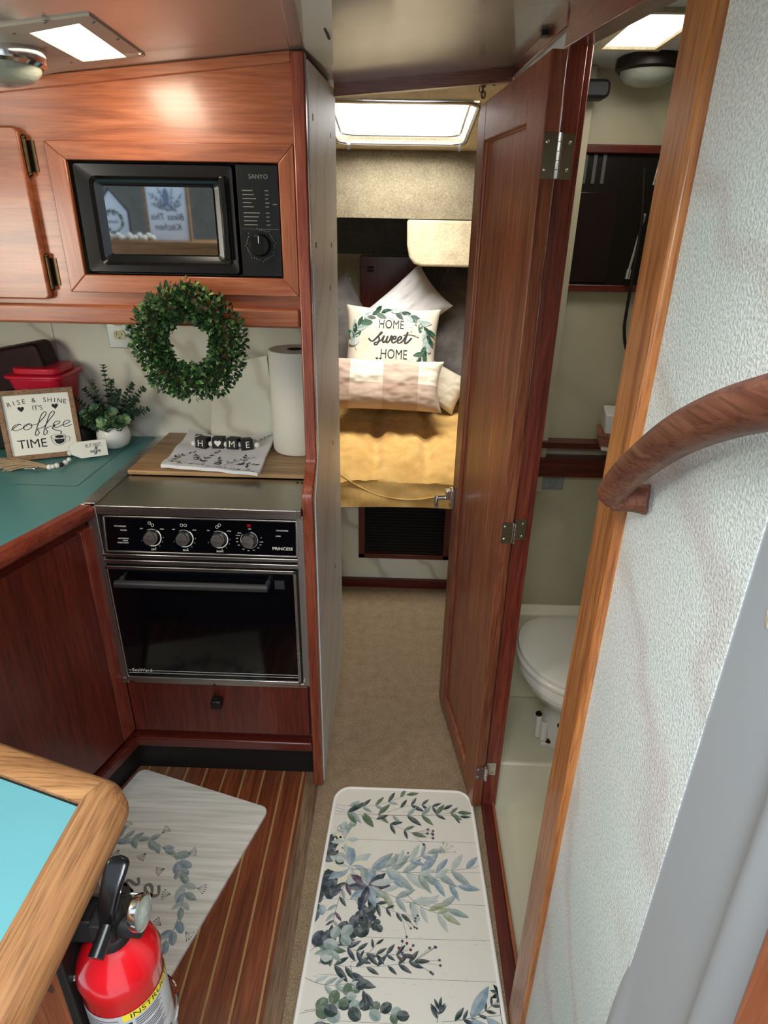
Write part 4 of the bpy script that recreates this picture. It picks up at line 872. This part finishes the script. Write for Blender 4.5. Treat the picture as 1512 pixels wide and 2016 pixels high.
rm_ = MB('mattop'); R4 = [V((-.155, 1.338, 0)), V((.238, 1.338, 0)), V((.262, .60, 0)), V((-.190, .60, 0))]
def fR(a, b_, h=0):   # a across 0..1, b from far to near 0..1
    p = R4[0].lerp(R4[1], a).lerp(R4[3].lerp(R4[2], a), b_); return V((p.x, p.y, .016+h))
ro = rrect(0, .42, 0, .74, .045, 7); W_, L_ = .42, .74
rm_.prism([fR(a/W_, b_/L_)+V((0, 0, -.0115)) for a, b_ in ro], (0, 0, .0115))
rm_.use('matpipe').tube([fR(a/W_, b_/L_)+V((0, 0, -.003)) for a, b_ in ro], .0055, 8, True)
def w2m(px, py):
    p = onZ(px, py, .016)
    b_ = (1.338-p.y)/.738; x0 = -.155-.035*b_; x1 = .238+.024*b_; return ((p.x-x0)/(x1-x0)*W_, b_*L_)
fP = lambda x, y, h=0: fR(min(max(x, .004), W_-.004)/W_, min(max(y, .004), L_)/L_, h)
for ya, yb in ((1603, 1607), (1651, 1660), (1716, 1719), (1770, 1783), (1843, 1853), (1920, 1934), (2010, 2024)):
    a, b_ = w2m(672, ya), w2m(955 if ya < 1800 else 985, yb); m_ = ((a[0]+b_[0])/2, (a[1]+b_[1])/2+.001); rm_.use('line').ribbon([(max(a[0]-.05, .004), a[1]), m_, (min(b_[0]+.03, W_-.004), b_[1])], .0012, lambda x, y: fP(x, y, .00012))
rnd = random.Random(9)
for i in range(150):
    x, y = rnd.uniform(.01, .41), rnd.choice([w2m(800, q_)[1] for q_ in (1606, 1657, 1718, 1778, 1849, 1928)])+rnd.gauss(0, .012); h = nh()*.3; rm_.use('stain' if rnd.random() < .75 else 'inkgrey')
    l_ = rnd.uniform(.002, .012); rm_.ribbon([(x, y), (x+l_, y+rnd.uniform(-.001, .001))], rnd.uniform(.0004, .0012), lambda a, b_: fP(min(a, W_-.003), max(b_, .004), h))
DK, BL, GR = ['lfdark', 'lfnavy', 'lfdark'], ['lfblue', 'lfpale', 'lfsage'], ['lfgreen', 'lfsage', 'lfdark']
br_ = [((645, 1588), (900, 1600), 7, .040, GR, 'lance', .05), ((650, 1595), (810, 1640), 4, .040, ['lfgreen', 'lfdark'], 'lance', -.05), ((655, 1583), (800, 1565), 4, .036, ['lfgreen', 'lfdark', 'lfsage'], 'lance', .1), ((760, 1600), (905, 1608), 5, .03, DK, 'lance', -.15),
    ((690, 1710), (960, 1705), 7, .058, BL, 'lance', .04), ((690, 1712), (900, 1745), 5, .052, BL, 'lance', -.05), ((700, 1710), (840, 1680), 4, .046, ['lfsage', 'lfpale', 'lfblue'], 'lance', .08), ((700, 1720), (880, 1790), 5, .050, ['lfsage', 'lfolive', 'lfpale'], 'lance', .08), ((800, 1760), (870, 1800), 3, .045, ['lfolive', 'lfpale'], 'lance', .1),
    ((690, 1715), (790, 1800), 5, .028, DK, 'lance', .12), ((700, 1770), (740, 1820), 4, .020, DK, 'round', .1), ((690, 1720), (655, 1820), 5, .026, ['lfdark', 'lfsage', 'lfplum'], 'lance', .05), ((680, 1700), (625, 1790), 4, .032, ['lfnavy', 'lfblue', 'lfdark'], 'round', .05), ((670, 1700), (640, 1650), 4, .034, DK, 'round', .05),
    ((640, 1850), (790, 1880), 6, .030, DK, 'lance', .06), ((650, 1850), (720, 1800), 4, .026, ['lfdark', 'lfsage', 'lfnavy'], 'round', .1), ((600, 1880), (700, 1840), 4, .030, ['lfdark', 'lfnavy', 'lfsage'], 'round', -.1), ((625, 1895), (815, 1893), 7, .032, DK, 'lance', .05), ((690, 1895), (740, 1860), 2, .020, DK, 'lance', .1), ((690, 1900), (720, 1955), 3, .032, DK, 'lance', .1),
    ((600, 1925), (690, 1935), 3, .03, ['lfpale', 'lfsage'], 'lance', .1), ((600, 1990), (700, 1945), 5, .022, ['lfdark', 'lfsage', 'lfgreen'], 'round', .1), ((590, 1995), (780, 2000), 7, .024, ['lfdark', 'lfgreen', 'lfsage'], 'round', -.06), ((870, 2012), (985, 1965), 6, .022, DK, 'lance', .1), ((900, 2008), (1000, 1998), 2, .06, ['lfpale', 'lfblue'], 'lance', 0), ((860, 2014), (865, 1985), 2, .02, DK, 'lance', 0),
    ((600, 2020), (660, 2050), 4, .03, DK, 'round', .1), ((700, 2040), (900, 2060), 6, .03, GR, 'lance', .1), ((650, 1655), (690, 1620), 3, .026, ['lfpale', 'lfcream', 'lfsage'], 'round', 0)]
for i, (a, b_, n_, L1, mt, kd, bw) in enumerate(br_):
    branch(rm_, w2m(*a), w2m(*b_), n_+1, L1*1.42, fP, mt, kd, bw, .36 if kd == 'lance' else .78, .0011, 500+i, berries=(i in (1, 17, 9)))
for (px, py, n_, L1, mt) in ((690, 1705, 9, .060, ['lfcream', 'lfpale', 'lfcream', 'lfblue']), (640, 1690, 9, .044, ['lfblue', 'lfdark', 'lfsage', 'lfpale']), (725, 1745, 7, .046, ['lfblue', 'lfnavy', 'lfplum', 'lfsage']), (625, 1885, 9, .036, ['lfdark', 'lfsage', 'lfpale']), (650, 1870, 6, .03, ['lfsage', 'lfgreen']), (665, 1710, 7, .026, ['lfcream', 'lfolive']), (985, 1957, 6, .018, ['ink', 'lfdark']), (680, 1655, 5, .032, ['lfpale', 'lfcream'])):
    x, y = w2m(px, py); x = max(x, .03); n_ += 3; L1 *= 1.25
    for k in range(n_): rm_.use(mt[k % len(mt)]); an = 2*pi*k/n_+px; leaf2(rm_, x, y, an if x > .04 else an % 1.5-.7, L1 if x > L1 else max(x*.9, .02), L1*.45, fP, 'lance', nh())
for (px, py, n_, mt) in ((800, 1870, 8, ['lfred', 'lfplum']), (880, 1672, 10, ['lfcream', 'lfolive', 'lfpale']), (792, 1686, 6, ['lfolive', 'lfgreen']), (665, 1640, 7, ['lfcream', 'lfpale'])):
    x, y = w2m(px, py)
    for k in range(n_):
        an = k*2.4; r = .006*sqrt(k+1); rm_.use('lfstem'); h = nh(); rm_.ribbon([(x-.02, y+.012), (x+r*cos(an), y+r*sin(an))], .0006, lambda a, b_: fP(a, b_, h)); rm_.use(mt[k % len(mt)]); leaf2(rm_, x+r*cos(an), y+r*sin(an), an, .0075, .0065, fP, 'round', nh())
t = rm_.build('runner_mat'); tag(t, 'cushioned white board mat printed with green and blue foliage on the corridor floor', 'mat')

# ------------------------------------------------------------------ handrail
hc_ = [onX(1203, 975, .244), onX(1232, 937, .243), onX(1275, 898, .242), onX(1338, 855, .240), onX(1420, 819, .240), onX(1512, 794, .240)]
hc_ += [hc_[-1]+V((0, -.09, .035)), hc_[-1]+V((0, -.20, .06)), hc_[-1]+V((0, -.26, .03))]
HR = thing('handrail', 'curved brown wooden handrail standing off the white wall at right', 'handrail', onX(1245, 1000, .279))
hr = MB('rail'); sp_ = spline(hc_, 5); n_ = len(sp_)
hr.tube(sp_, [.0175+.0015*min(1, i/12) for i in range(n_)], 8, False, 1.0, (1, 0, 0), True, False)
hr.build('rail', HR, .004, 3)
fo_ = MB('rail').tube(spline([sp_[0]+V((.0, -.001, -.001)), sp_[0]+V((.018, -.010, .002)), V((.2795, sp_[0].y-.020, sp_[0].z+.004))], 4), [.0165, .0165, .0165, .016, .016, .016, .0165, .017, .0175], 8, False, 1, (0, 1, 0)); fo_.build('foot', HR, .002)
fo2 = MB('rail').tube([sp_[-1], V((.28, sp_[-1].y, sp_[-1].z))], .0165, 8, False, 1, (0, 1, 0)); fo2.build('foot', HR, .002)

# ------------------------------------------------------------------ overhead fittings in the galley
pq = [onC(-60, 58, -.001), onC(175, 27, -.001), onC(286, 108, -.001), onC(60, 150, -.001)]
pw = thing('deck_prism', 'square overhead light opening in a riveted grey plate above the microwave', 'deck light', pq[1])
lq = [onC(57, 62, -.003), onC(155, 43, -.003), onC(249, 110, -.003), onC(163, 119, -.003)]
plt = MB('gel'); plt.use(M.setdefault('plate', plain('prism_plate', 'b0a496', .4)))
P_ = [p.copy() for p in pq]
for i in range(4):
    a, b_, c, d = P_[i], P_[(i+1) % 4], lq[(i+1) % 4], lq[i]; plt.hexa([V((p.x, p.y, p.z-.002)) for p in (a, b_, c, d)]+[V((p.x, p.y, p.z+.004)) for p in (a, b_, c, d)])
plt.build('plate', pw)
for q_ in ((88, 43), (183, 43), (231, 77), (275, 107), (27, 65), (88, 93), (140, 122)): p = onC(*q_, -.004); MB('steel').ball(p, .0035, 10, 1, 1, .6).build('rivet', pw)
sk = MB('skyglass'); M['prismglass'] = plain('prism_pane', 'fff6dc', .3, emit=3.2); sk.use('prismglass').prism([V((p.x, p.y, p.z-.0005)) for p in lq], (0, 0, .003)); sk.build('pane', pw)
def dome(name, label, c, R_, nrm_z=0):
    t = thing(name, label, 'lamp', c)
    MB('pewter' if nrm_z else 'chrome').lathe([(R_*1.0, 0), (R_*1.02, -.010), (R_*1.0, -.020), (R_*.9, -.024), (R_*.86, -.016)], 48, c).build('rim', t)
    MB('frost').lathe([(R_*.88, -.018), (R_*.84, -.030), (R_*.66, -.042), (R_*.35, -.049), (.0, -.051)], 48, c).build('lens', t); return t
p = onC(8, 92, 0); dome('dome_lamp', 'round chrome rimmed dome lamp overhead at the far left edge', V((p.x-.02, p.y+.01, ceil(p.x, p.y)-.0)), .072)
dome('dome_lamp', 'unlit round dome lamp under the toilet compartment overhead', V((.502, 1.60, 1.860)), .068, 1)
p = onC(1078, 60, 0); cl = MB('pewter').box(p.x-.013, p.x+.013, p.y-.012, p.y+.01, p.z-.010, p.z+.002); t = cl.build('overhead_clip', None, .001); tag(t, 'small dark metal clip on the overhead near the open door', 'clip')

# ------------------------------------------------------------------ toilet compartment contents
TL2 = thing('toilet', 'white marine toilet with closed lid on the raised platform', 'toilet', (.54, 1.45, .1))
def oval(u, r, yc, zz0, k=1.0):
    a = 2*pi*u; x = cos(a); y = sin(a); ry = .19 if y < 0 else .155
    if y > 0: x = math.copysign(abs(x)**.6, x)
    return (.535+.178*r*x, yc+ry*r*y*k, zz0)
YC = 1.468
def olathe(mk, prof_, nm, par=TL2):
    m = MB(mk); m.grid(lambda u, v: oval(u, prof_[min(int(round(v*(len(prof_)-1))), len(prof_)-1)][0], YC+prof_[min(int(round(v*(len(prof_)-1))), len(prof_)-1)][2], prof_[min(int(round(v*(len(prof_)-1))), len(prof_)-1)][1]), 48, len(prof_)-1, True, None, True); return m.build(nm, par)
olathe('toilet', [(.0, .462, 0), (.6, .4615, 0), (.9, .459, 0), (.985, .455, 0), (1.0, .449, 0), (.99, .444, 0), (.9, .443, 0)], 'lid')
olathe('toilet', [(.5, .441, 0), (.97, .441, 0), (1.01, .437, 0), (1.02, .430, 0), (1.0, .420, 0), (.9, .418, 0)], 'seat')
olathe('toilet', [(.93, .418, 0), (.96, .41, 0), (.96, .385, 0), (.90, .380, 0), (.90, .362, 0), (.84, .350, 0), (.72, .31, .01), (.50, .26, .03), (.36, .23, .05), (.0, .23, .05)], 'bowl')
bs = MB('toilet').lathe([(.055, .24), (.062, .20), (.075, .15), (.08, .115), (.08, .10)], 28, (.535, 1.50, 0)).box(.455, .60, 1.44, 1.58, .10, .118).tube([(.463, 1.45, .118), (.468, 1.47, .175)], .012, 10).tube([(.452, 1.475, .11), (.450, 1.48, .19)], .010, 10); bs.build('base', TL2, .004)
for c in ((.478, 1.447, .119), (.500, 1.425, .20), (.447, 1.478, .195)): MB('bronze').lathe([(.010, 0), (.010, .004), (.006, .005), (.006, .009), (0, .009)], 12, c).build('bolt', TL2)
mc = thing('mirror_cabinet', 'dark wood framed recessed cabinet on the toilet compartment wall', 'cabinet', (.48, 1.69, 1.4))
mc_ = MB('dark_x').box(.34, .95, 1.675, 1.70, 1.695, 1.712).box(.34, .95, 1.675, 1.70, 1.392, 1.408); mc_.build('frame', mc, .002)
MB('mirrorcab').box(.34, .95, 1.690, 1.699, 1.40, 1.70).build('panel', mc)
MB('shut').box(.345, .505, 1.684, 1.690, 1.412, 1.615).build('shutter_panel', mc, .002)
lv_ = MB('louv')
for i in range(4): lv_.box(.392+.0215*i, .400+.0215*i, 1.686, 1.690, 1.632, 1.693)
lv_.build('louvre', mc)
tb = MB('chrome').tube([(.548, 1.655, 1.44), (.566, 1.660, 1.57)], .0035, 8).tube([(.5475, 1.654, 1.425), (.549, 1.655, 1.447)], .007, 8).tube([(.574, 1.66, 1.63), (.580, 1.66, 1.69)], .004, 8); t = tb.build('shower_wand'); tag(t, 'thin grey shower wand in front of the dark cabinet', 'shower')
p0 = [onY(1270, 330, 1.62), onY(1263, 440, 1.62), onY(1246, 540, 1.62), onY(1234, 610, 1.62), onY(1229, 650, 1.62), onY(1234, 690, 1.62), onY(1256, 720, 1.62)]
ho = MB('black').tube(spline(p0, 6), .004, 8); t = ho.build('shower_hose'); tag(t, 'black hose hanging beside the aft jamb in the toilet compartment', 'hose')
t = MB('dark_x').box(.318, .98, 1.655, 1.70, .983, .999).box(.318, .98, 1.655, 1.70, .899, .951).build('fiddle_rail'); t['kind'] = 'x'; tag(t, 'two dark wooden rails across the toilet compartment wall', 'rail'); del t['kind']
sb = thing('soap_tray', 'white soap box on a small wooden tray beside the jamb', 'box', (.62, 1.64, 1.0))
MB('white').hexa([(.585, 1.60, 1.045), (.70, 1.55, 1.045), (.72, 1.66, 1.045), (.60, 1.69, 1.045), (.580, 1.595, 1.10), (.70, 1.545, 1.10), (.725, 1.66, 1.10), (.60, 1.69, 1.10)]).build('box', sb, .004)
MB('up_x').hexa([(.578, 1.60, 1.010), (.70, 1.55, 1.010), (.72, 1.66, 1.01), (.60, 1.69, 1.01), (.568, 1.595, 1.045), (.70, 1.545, 1.045), (.725, 1.66, 1.045), (.59, 1.69, 1.045)]).build('tray', sb, .002)
MB('white').hexa([(.585, 1.60, 1.0), (.70, 1.55, 1.0), (.72, 1.66, 1.0), (.60, 1.69, 1.0), (.583, 1.598, 1.011), (.70, 1.545, 1.011), (.725, 1.66, 1.011), (.60, 1.69, 1.011)]).build('foot', sb)
sb.location.x -= .047
a, b_ = onY(1070, 931, 1.698), onY(1108, 965, 1.698)
ns = thing('notice_plate', 'small grey printed notice under the dark rail in the toilet compartment', 'notice', (a.x, 1.698, a.z))
MB('sticker').box(a.x-.01, b_.x, 1.6975, 1.700, b_.z, a.z).build('plate', ns)
nl = MB('ink')
for i, s_ in enumerate(('IT IS ILLEGAL FOR ANY', 'VESSEL TO DUMP WASTE', 'OVERBOARD IN HARBOR', 'OR ON LAKES OR', 'RIVERS AND BAYS')): nl.text(s_, .0045, lambda p, q_, i=i: ((a.x+b_.x)/2+p*.62, 1.6972, a.z-.0135-.0078*i+q_))
nl.use('lfstem').box(a.x-.006, b_.x-.003, 1.6972, 1.6975, a.z-.005, a.z-.0044).box(a.x-.006, b_.x-.003, 1.6972, 1.6975, b_.z+.004, b_.z+.0046).box(b_.x-.0035, b_.x-.003, 1.6972, 1.6975, b_.z+.004, a.z-.005); nl.build('lettering', ns)
spk = MB('blackmat').prism([(x, 1.60, z) for x, z in rrect(.345, .428, 1.79, 1.825, .012)], (0, .05, 0)); t = spk.build('speaker_box', None, .006); tag(t, 'small black box next to the toilet compartment dome lamp', 'speaker')

# ------------------------------------------------------------------ forward berth contents
VB = thing('berth_base', 'marbled berth front with a dark louvred door in the cabin ahead', 'berth', (0, 2.5, 0))
bb = MB('lam').box(-.89, .89, 2.49, 2.51, .05, .43).use('dark_x').box(-.89, .89, 2.478, 2.51, .0, .048); bb.build('front_panel', VB)
fm = MB('dark_x'); bx0, bx1, bz0, bz1 = -.168, .238, .160, .425
fm.box(bx0, bx1, 2.474, 2.492, bz0, bz0+.022).box(bx0, bx1, 2.474, 2.492, bz1-.012, bz1); fm.use('dark_z').box(bx0, bx0+.028, 2.474, 2.492, bz0, bz1).box(bx1-.028, bx1, 2.474, 2.492, bz0, bz1); ldoor = fm.build('louvre_door', VB, .002)
lv = MB('blackmat').box(bx0+.02, bx1-.02, 2.487, 2.491, bz0+.01, bz1); 
for i in range(15): z = bz0+.03+.0152*i; lv.use('dark_x' if 0 else 'pewter').hexa([(bx0+.028, 2.477, z), (bx1-.028, 2.477, z), (bx1-.028, 2.486, z+.007), (bx0+.028, 2.486, z+.007), (bx0+.028, 2.477, z+.0015), (bx1-.028, 2.477, z+.0015), (bx1-.028, 2.486, z+.0085), (bx0+.028, 2.486, z+.0085)])
lv.build('slats', ldoor)
MB('blackmat').prism([(-.88, 2.52, .30), (.88, 2.52, .30), (.74, 3.1, .30), (.48, 3.86, .30), (-.48, 3.86, .30), (-.74, 3.1, .30)], (0, 0, .12)).build('platform', VB)
def quilt(u, v):
    x = -.88+1.76*u; s = v
    seams = [-.62, -.36, -.105, .128, .39, .65]
    dmin = min(abs(x*.98-q_) for q_ in seams); puff = .030*(1-math.exp(-(dmin/.030)**2))
    hem = .022*max(0, 1-abs(x-.02)/.5)*1
    if s < .30:     # hanging front, from hem upwards
        t = s/.30; z = .418+.012*cos(x*4)+.10*t; y = 2.446+.035*t+.006*sin(x*9)*(1-t)+.006*noise.noise(V((x*8, t*2, 1)))
        return (x*.98, y, z)
    t = (s-.30)/.70
    y = 2.481+1.41*t; z = .518+.012*cos(x*4)*math.exp(-t*9)+.085*(1-math.exp(-t*7.5))+puff*min(1, t*9+.12)+.012*noise.noise(V((x*7, y*6, 5)))+.011*noise.noise(V((x*14, y*24, 9)))+.006*noise.noise(V((x*30, y*34, 2)))
    if y > 3.3 and x > .15: z += .05*min(1, (y-3.3)*4)
    hw_ = .87-.25*max(0, y-2.5) if y < 3.1 else .72-.33*(y-3.1)
    return (max(-hw_, min(hw_, x*.98)), y, z)
qm = MB('must').grid(quilt, 240, 170)
def hemp(px, py):
    Y = 2.46
    for _ in range(8):
        z = onY(px, py, Y).z; Y = 2.446+.035*(z-.418)/.1 if z < .518 else 2.481-1.41*math.log(max(.08, 1-(z-.518)/.085))/7.5
    return onY(px, py, Y-.003)
qm.tube(spline([hemp(*q_) for q_ in ((600, 885), (640, 912), (668, 934), (705, 957), (745, 975), (800, 984), (850, 980), (892, 968), (940, 950))], 6), .0035, 8)
t = qm.build('comforter'); tag(t, 'mustard yellow quilted comforter over the forward berth', 'bedding')
def pillow(mk, w_, h_, t_, T, seed, pinch=.10, mf=None, wr_=.006, nu=36, nv=30):
    m = MB(); ms = mk if isinstance(mk, list) else [mk]
    for k in ms: m.use(k)
    m.at(T)
    def f(sd):
        def g(u, v):
            a, b_ = u*2-1, v*2-1
            x = w_/2*a*(1-pinch*(1-b_*b_)*abs(a)**3*.9-0); y = h_/2*b_*(1-pinch*(1-a*a)*abs(b_)**3*.9)
            th_ = t_/2*(max(0, 1-a**4)*max(0, 1-b_**4))**.55
            nz_ = wr_*noise.noise(V((a*3+seed, b_*3, sd*2)))*(th_/t_*2+.2) + wr_*.6*noise.noise(V((a*9+seed, b_*7, sd)))*th_/t_*2
            r_ = sqrt(a*a+b_*b_); nz_ += wr_*.35*sin(atan2(b_, a)*14+seed)*max(0, r_-.55)*th_/t_*4
            return (x, y, sd*th_+nz_)
        return g
    m.grid(f(1), nu, nv, True, mf); m.grid(f(-1), nu, nv, True, mf)
    return m, f(1)
def PT(px, py, Y, rz=0, lean=.25, yaw=0):
    c = onY(px, py, Y); up = V((0, 1, 0))*lean+V((0, 0, 1)); x = V((cos(yaw), sin(yaw), 0)); up = (up-x*up.dot(x)).normalized(); n_ = x.cross(up)
    R_ = Matrix.Rotation(rz, 3, n_); return frame(c, R_ @ x, R_ @ up, n_)
mf = lambda u, v: 0
# gingham lumbar
cells = lambda u, v: {(0, 1): 0, (1, 1): 1, (2, 1): 0, (3, 1): 1, (0, 0): 2, (1, 0): 0, (2, 0): 2, (3, 0): 0}[(min(int((u+.10)*3.45), 3), 1 if v > .45 else 0)]
m, _ = pillow(['pl0', 'pl1', 'pl2'], .54, .245, .14, PT(758, 758, 2.90, -.02, .55), 3, .10, cells, .008, 56, 40); t = m.build('lumbar_pillow'); tag(t, 'long beige and cream checked pillow in front on the mustard comforter', 'pillow')
TH = PT(770, 690, 3.10, -.035, .42); hsp = thing('home_pillow', 'cream pillow printed home sweet home inside a leaf wreath', 'pillow', TH.translation)
m, fF = pillow('cushion', .455, .42, .15, TH, 8, .08, None, .003, 90, 80); m.build('cushion', hsp)
def fH(x, y, h=0): 
    p = fF(min(max(x/.455+.5, 0), 1), min(max(y/.42+.5, 0), 1)); return (x, y, p[2]+.0016+h)
lh_ = MB('ink').at(TH); 
lh_.text('HOME', .060, lambda a, b_: fH(-.005+a*.72, .105+b_*1.0)); lh_.text('HOME', .064, lambda a, b_: fH(.015+a*.72, -.035+b_*1.0)); script(lh_, 'sweet', .032, .0075, lambda a, b_: fH(-.0+a*1.15, .020+b_)); lh_.ribbon([(v.x, v.y) for v in spline([(.055, .058), (.09, .062), (.13, .052)], 6)], .005, lambda a, b_: fH(a, b_)); lh_.build('lettering', hsp)
lw = MB('lfdark').at(TH)
for i in range(16):
    a0 = radians(205-i*15.5); a1 = a0-radians(20); rx, ry = .176, .138
    p0_, p1_ = (rx*cos(a0)-.003, .035+ry*sin(a0)), (rx*cos(a1)-.003, .035+ry*sin(a1))
    branch(lw, p0_, p1_, 1, .062, fH, ['eu0', 'lfsage', 'eu1'] if i % 3 else ['lfsage', 'lfpale', 'eu1'], 'round' if i % 3 == 0 else 'lance', .05, .5, .0015, 700+i)
for i in range(12): lw.use('lfcream' if i % 2 else 'lfolive'); leaf2(lw, .115+.02*cos(i*2.4), .09+.03*sin(i*2.4), i, .012, .011, fH, 'round', nh())
for i in range(6):
    for j in range(3): lw.use('ink' if (i+j) % 2 else 'cushion'); x, y = -.055+.008*(i-j), -.045-.012*(i*.5+j*.5); lw.poly([fH(x, y, .001), fH(x+.009, y-.006, .001), fH(x, y-.012, .001), fH(x-.009, y-.006, .001)][::-1])
lw.build('leaf_print', hsp)
m, _ = pillow('wht', .27, .47, .12, PT(788, 620, 3.32, -.86, .35), 15, .08, None, .013); t = m.build('white_pillow'); tag(t, 'plain white pillow tilted behind the home pillow', 'pillow')
m, _ = pillow('grey', .60, .60, .16, PT(655, 690, 3.45, .55, .30, .25), 22, .12, None, .008); t = m.build('grey_pillow'); tag(t, 'charcoal grey pillow leaning at the left of the berth', 'pillow', 'charcoal pillows')
m, _ = pillow('grey', .64, .62, .17, PT(915, 680, 3.45, -.50, .30, -.25), 27, .12, None, .010); t = m.build('grey_pillow'); tag(t, 'charcoal grey pillow leaning at the right beside the open door', 'pillow', 'charcoal pillows')
m, _ = pillow('wht', .40, .34, .12, PT(640, 625, 3.66, .3, .3), 31, .1); t = m.build('white_pillow'); tag(t, 'white pillow corner peeking out behind the left grey pillow', 'pillow')
m, _ = pillow('pl1', .3, .2, .10, PT(860, 755, 3.22, -.5, .3), 35, .1); t = m.build('cream_pillow'); tag(t, 'small cream pillow corner behind the checked pillow on the right', 'pillow')
# mahogany locker door at the bow
bd = thing('bow_locker', 'dark red wooden locker door behind the pillows', 'locker', (-.1, 3.9, .7))
MB('red_z').box(-.253, .11, 3.885, 3.92, .60, 1.352).build('door_panel', bd, .003); MB('blackmat').box(-.213, -.175, 3.876, 3.886, 1.284, 1.296).box(-.213, -.175, 3.876, 3.886, 1.268, 1.278).build('vent', bd)
# carpet covered locker hanging at the right
cl_ = MB('linerpale'); 
out = [(.008, 1.546), (.011, 1.44), (.022, 1.39), (.045, 1.362), (.08, 1.352), (.62, 1.350), (.62, 1.546)]
cl_.prism([(x, 3.09, z) for x, z in out][::1], (0, .40, 0)); t = cl_.build('hanging_locker', None, .012, 3); tag(t, 'pale carpet covered box hanging under the deck at the right of the berth', 'locker')
# hook chains
for (px, py, nlk, lab) in ((952, 163, 4, 'left of two short dark chains hanging under the berth header'), (971, 160, 2, 'right of two short dark chains hanging under the berth header')):
    p = onY(px, py, 2.02); c = MB('bronze')
    for i in range(nlk):
        zz0 = p.z+.012-.013*i; pr_ = [(p.x+(.0045*cos(a) if i % 2 else 0)+.003*(i % 2), 2.02+(0 if i % 2 else .0045*cos(a)), zz0+.009*sin(a)) for a in [2*pi*k/10 for k in range(10)]]; c.tube(pr_, .0013, 5, True)
        c.tube([(p.x+.0045*cos(a)-.006*(i % 2 == 0), 2.02, zz0+.008*sin(a)) for a in [2*pi*k/10 for k in range(10)]], .0012, 5, True)
    c.tube([(p.x, 2.02, p.z+.015), (p.x, 2.02, p.z+.06)], .0012, 5); t = c.build('hook_chain'); tag(t, lab, 'chain', 'hook chains')
pb = MB('gelwhite').ball(onY(648, 196, 2.02), .012, 12, 1.4, 1, .7); t = pb.build('shade_snap'); tag(t, 'small pale knob at the upper left corner of the berth opening', 'knob')

# ------------------------------------------------------------------ things behind the camera that the microwave window mirrors
zs = onY(330, 468, 3.18).z
shf = MB('teak_x').box(-1.44, -.75, -.50, -.16, zs-.30, zs-.012); t = shf.build('window_shelf', None, .004); tag(t, 'brown wooden shelf mirrored in the microwave window', 'shelf')
M['lite'] = plain('sign_blue_white', 'dfe6f4', .6); M['blueink'] = plain('blue_ink', '7884a4', .7)
ks = thing('kitchen_sign', 'tall white sign reading bless this kitchen mirrored in the microwave window', 'sign', (-1.15, -.25, zs))
a_, b_ = onY(281, 365, 3.14), onY(371, 465, 3.14); xa, xb = a_.x, b_.x; hx = xb-xa; YY = -.26
MB('lite').box(xa, xb, YY-.012, YY, zs-.012, zs+hx*1.35).build('board', ks, .002); MB('signframe').box(xb, xb+.012, YY-.014, YY+.004, zs-.012, zs+hx*1.35).box(xa-.012, xa, YY-.014, YY+.004, zs-.012, zs+hx*1.35).build('frame', ks)
FB = lambda cx, cz: (lambda p, q_: (cx-p, YY+.001, cz+q_))
kl = MB('ink'); cxk = (xa+xb)/2; kl.text('Bless This', hx*.21, FB(cxk, zs+hx*.48), shear=.25); kl.text('Kitchen', hx*.22, FB(cxk, zs+hx*.25), shear=.25)
kl.build('lettering', ks)
kd = MB('blueink'); fB = lambda x, y, h=0: (cxk-x, YY+.0012+h, zs+y)
for i, (dx_, dy_) in enumerate(((-.35, .95), (.35, .95), (-.30, .75), (.30, .75), (-.15, 1.05), (.15, 1.05))): branch(kd, (0, hx*.62), (dx_*hx, dy_*hx), 4, hx*.12, fB, ['blueink', 'lfblue'], 'lance', .1, .4, .002, 900+i)
kd.use('blueink'); leaf2(kd, 0, hx*.72, pi/2, hx*.42, hx*.16, fB, 'round', .001); kd.build('leaf_print', ks)
hs = thing('house_sign', 'small house shaped wreath sign mirrored in the microwave window', 'sign', (-1.3, -.25, zs))
a2_ = onY(203, 440, 3.12); wx_ = .155; xc = onY(216, 440, 3.12).x
MB('lite').prism([(xc-wx_/2, YY, zs-.012), (xc+wx_/2, YY, zs-.012), (xc+wx_/2, YY, zs+.11), (xc, YY, zs+.20), (xc-wx_/2, YY, zs+.11)], (0, -.012, 0)).build('board', hs)
MB('ink').tube([(xc-wx_/2, YY, zs-.01), (xc-wx_/2, YY, zs+.11), (xc, YY, zs+.20), (xc+wx_/2, YY, zs+.11), (xc+wx_/2, YY, zs-.01)], .005, 6).build('frame', hs)
hw_ = MB('eu1'); fW = lambda x, y, h=0: (xc-x, YY+.0012+h, zs+.065+y)
for i in range(9): a = 2*pi*i/9; branch(hw_, (.045*cos(a), .045*sin(a)), (.045*cos(a+.6), .045*sin(a+.6)), 2, .02, fW, ['eu1', 'eu2', 'eu0'], 'lance', .1, .5, .001, 950+i)
hw_.use('ink').text('home', .022, lambda p, q_: (xc-p, YY+.0012, zs+.065+q_)); hw_.build('leaf_print', hs)
gb = thing('white_bead_string', 'string of white beads on the shelf mirrored in the microwave window', 'garland', (-1.2, -.2, zs))
for i in range(15): x = onY(206+6.5*i, 462, 3.1).x; MB('paper').ball((x, -.215+.012*sin(i*1.7), zs+.0+.010*(i % 3 == 1)), .013, 10).build('bead', gb)
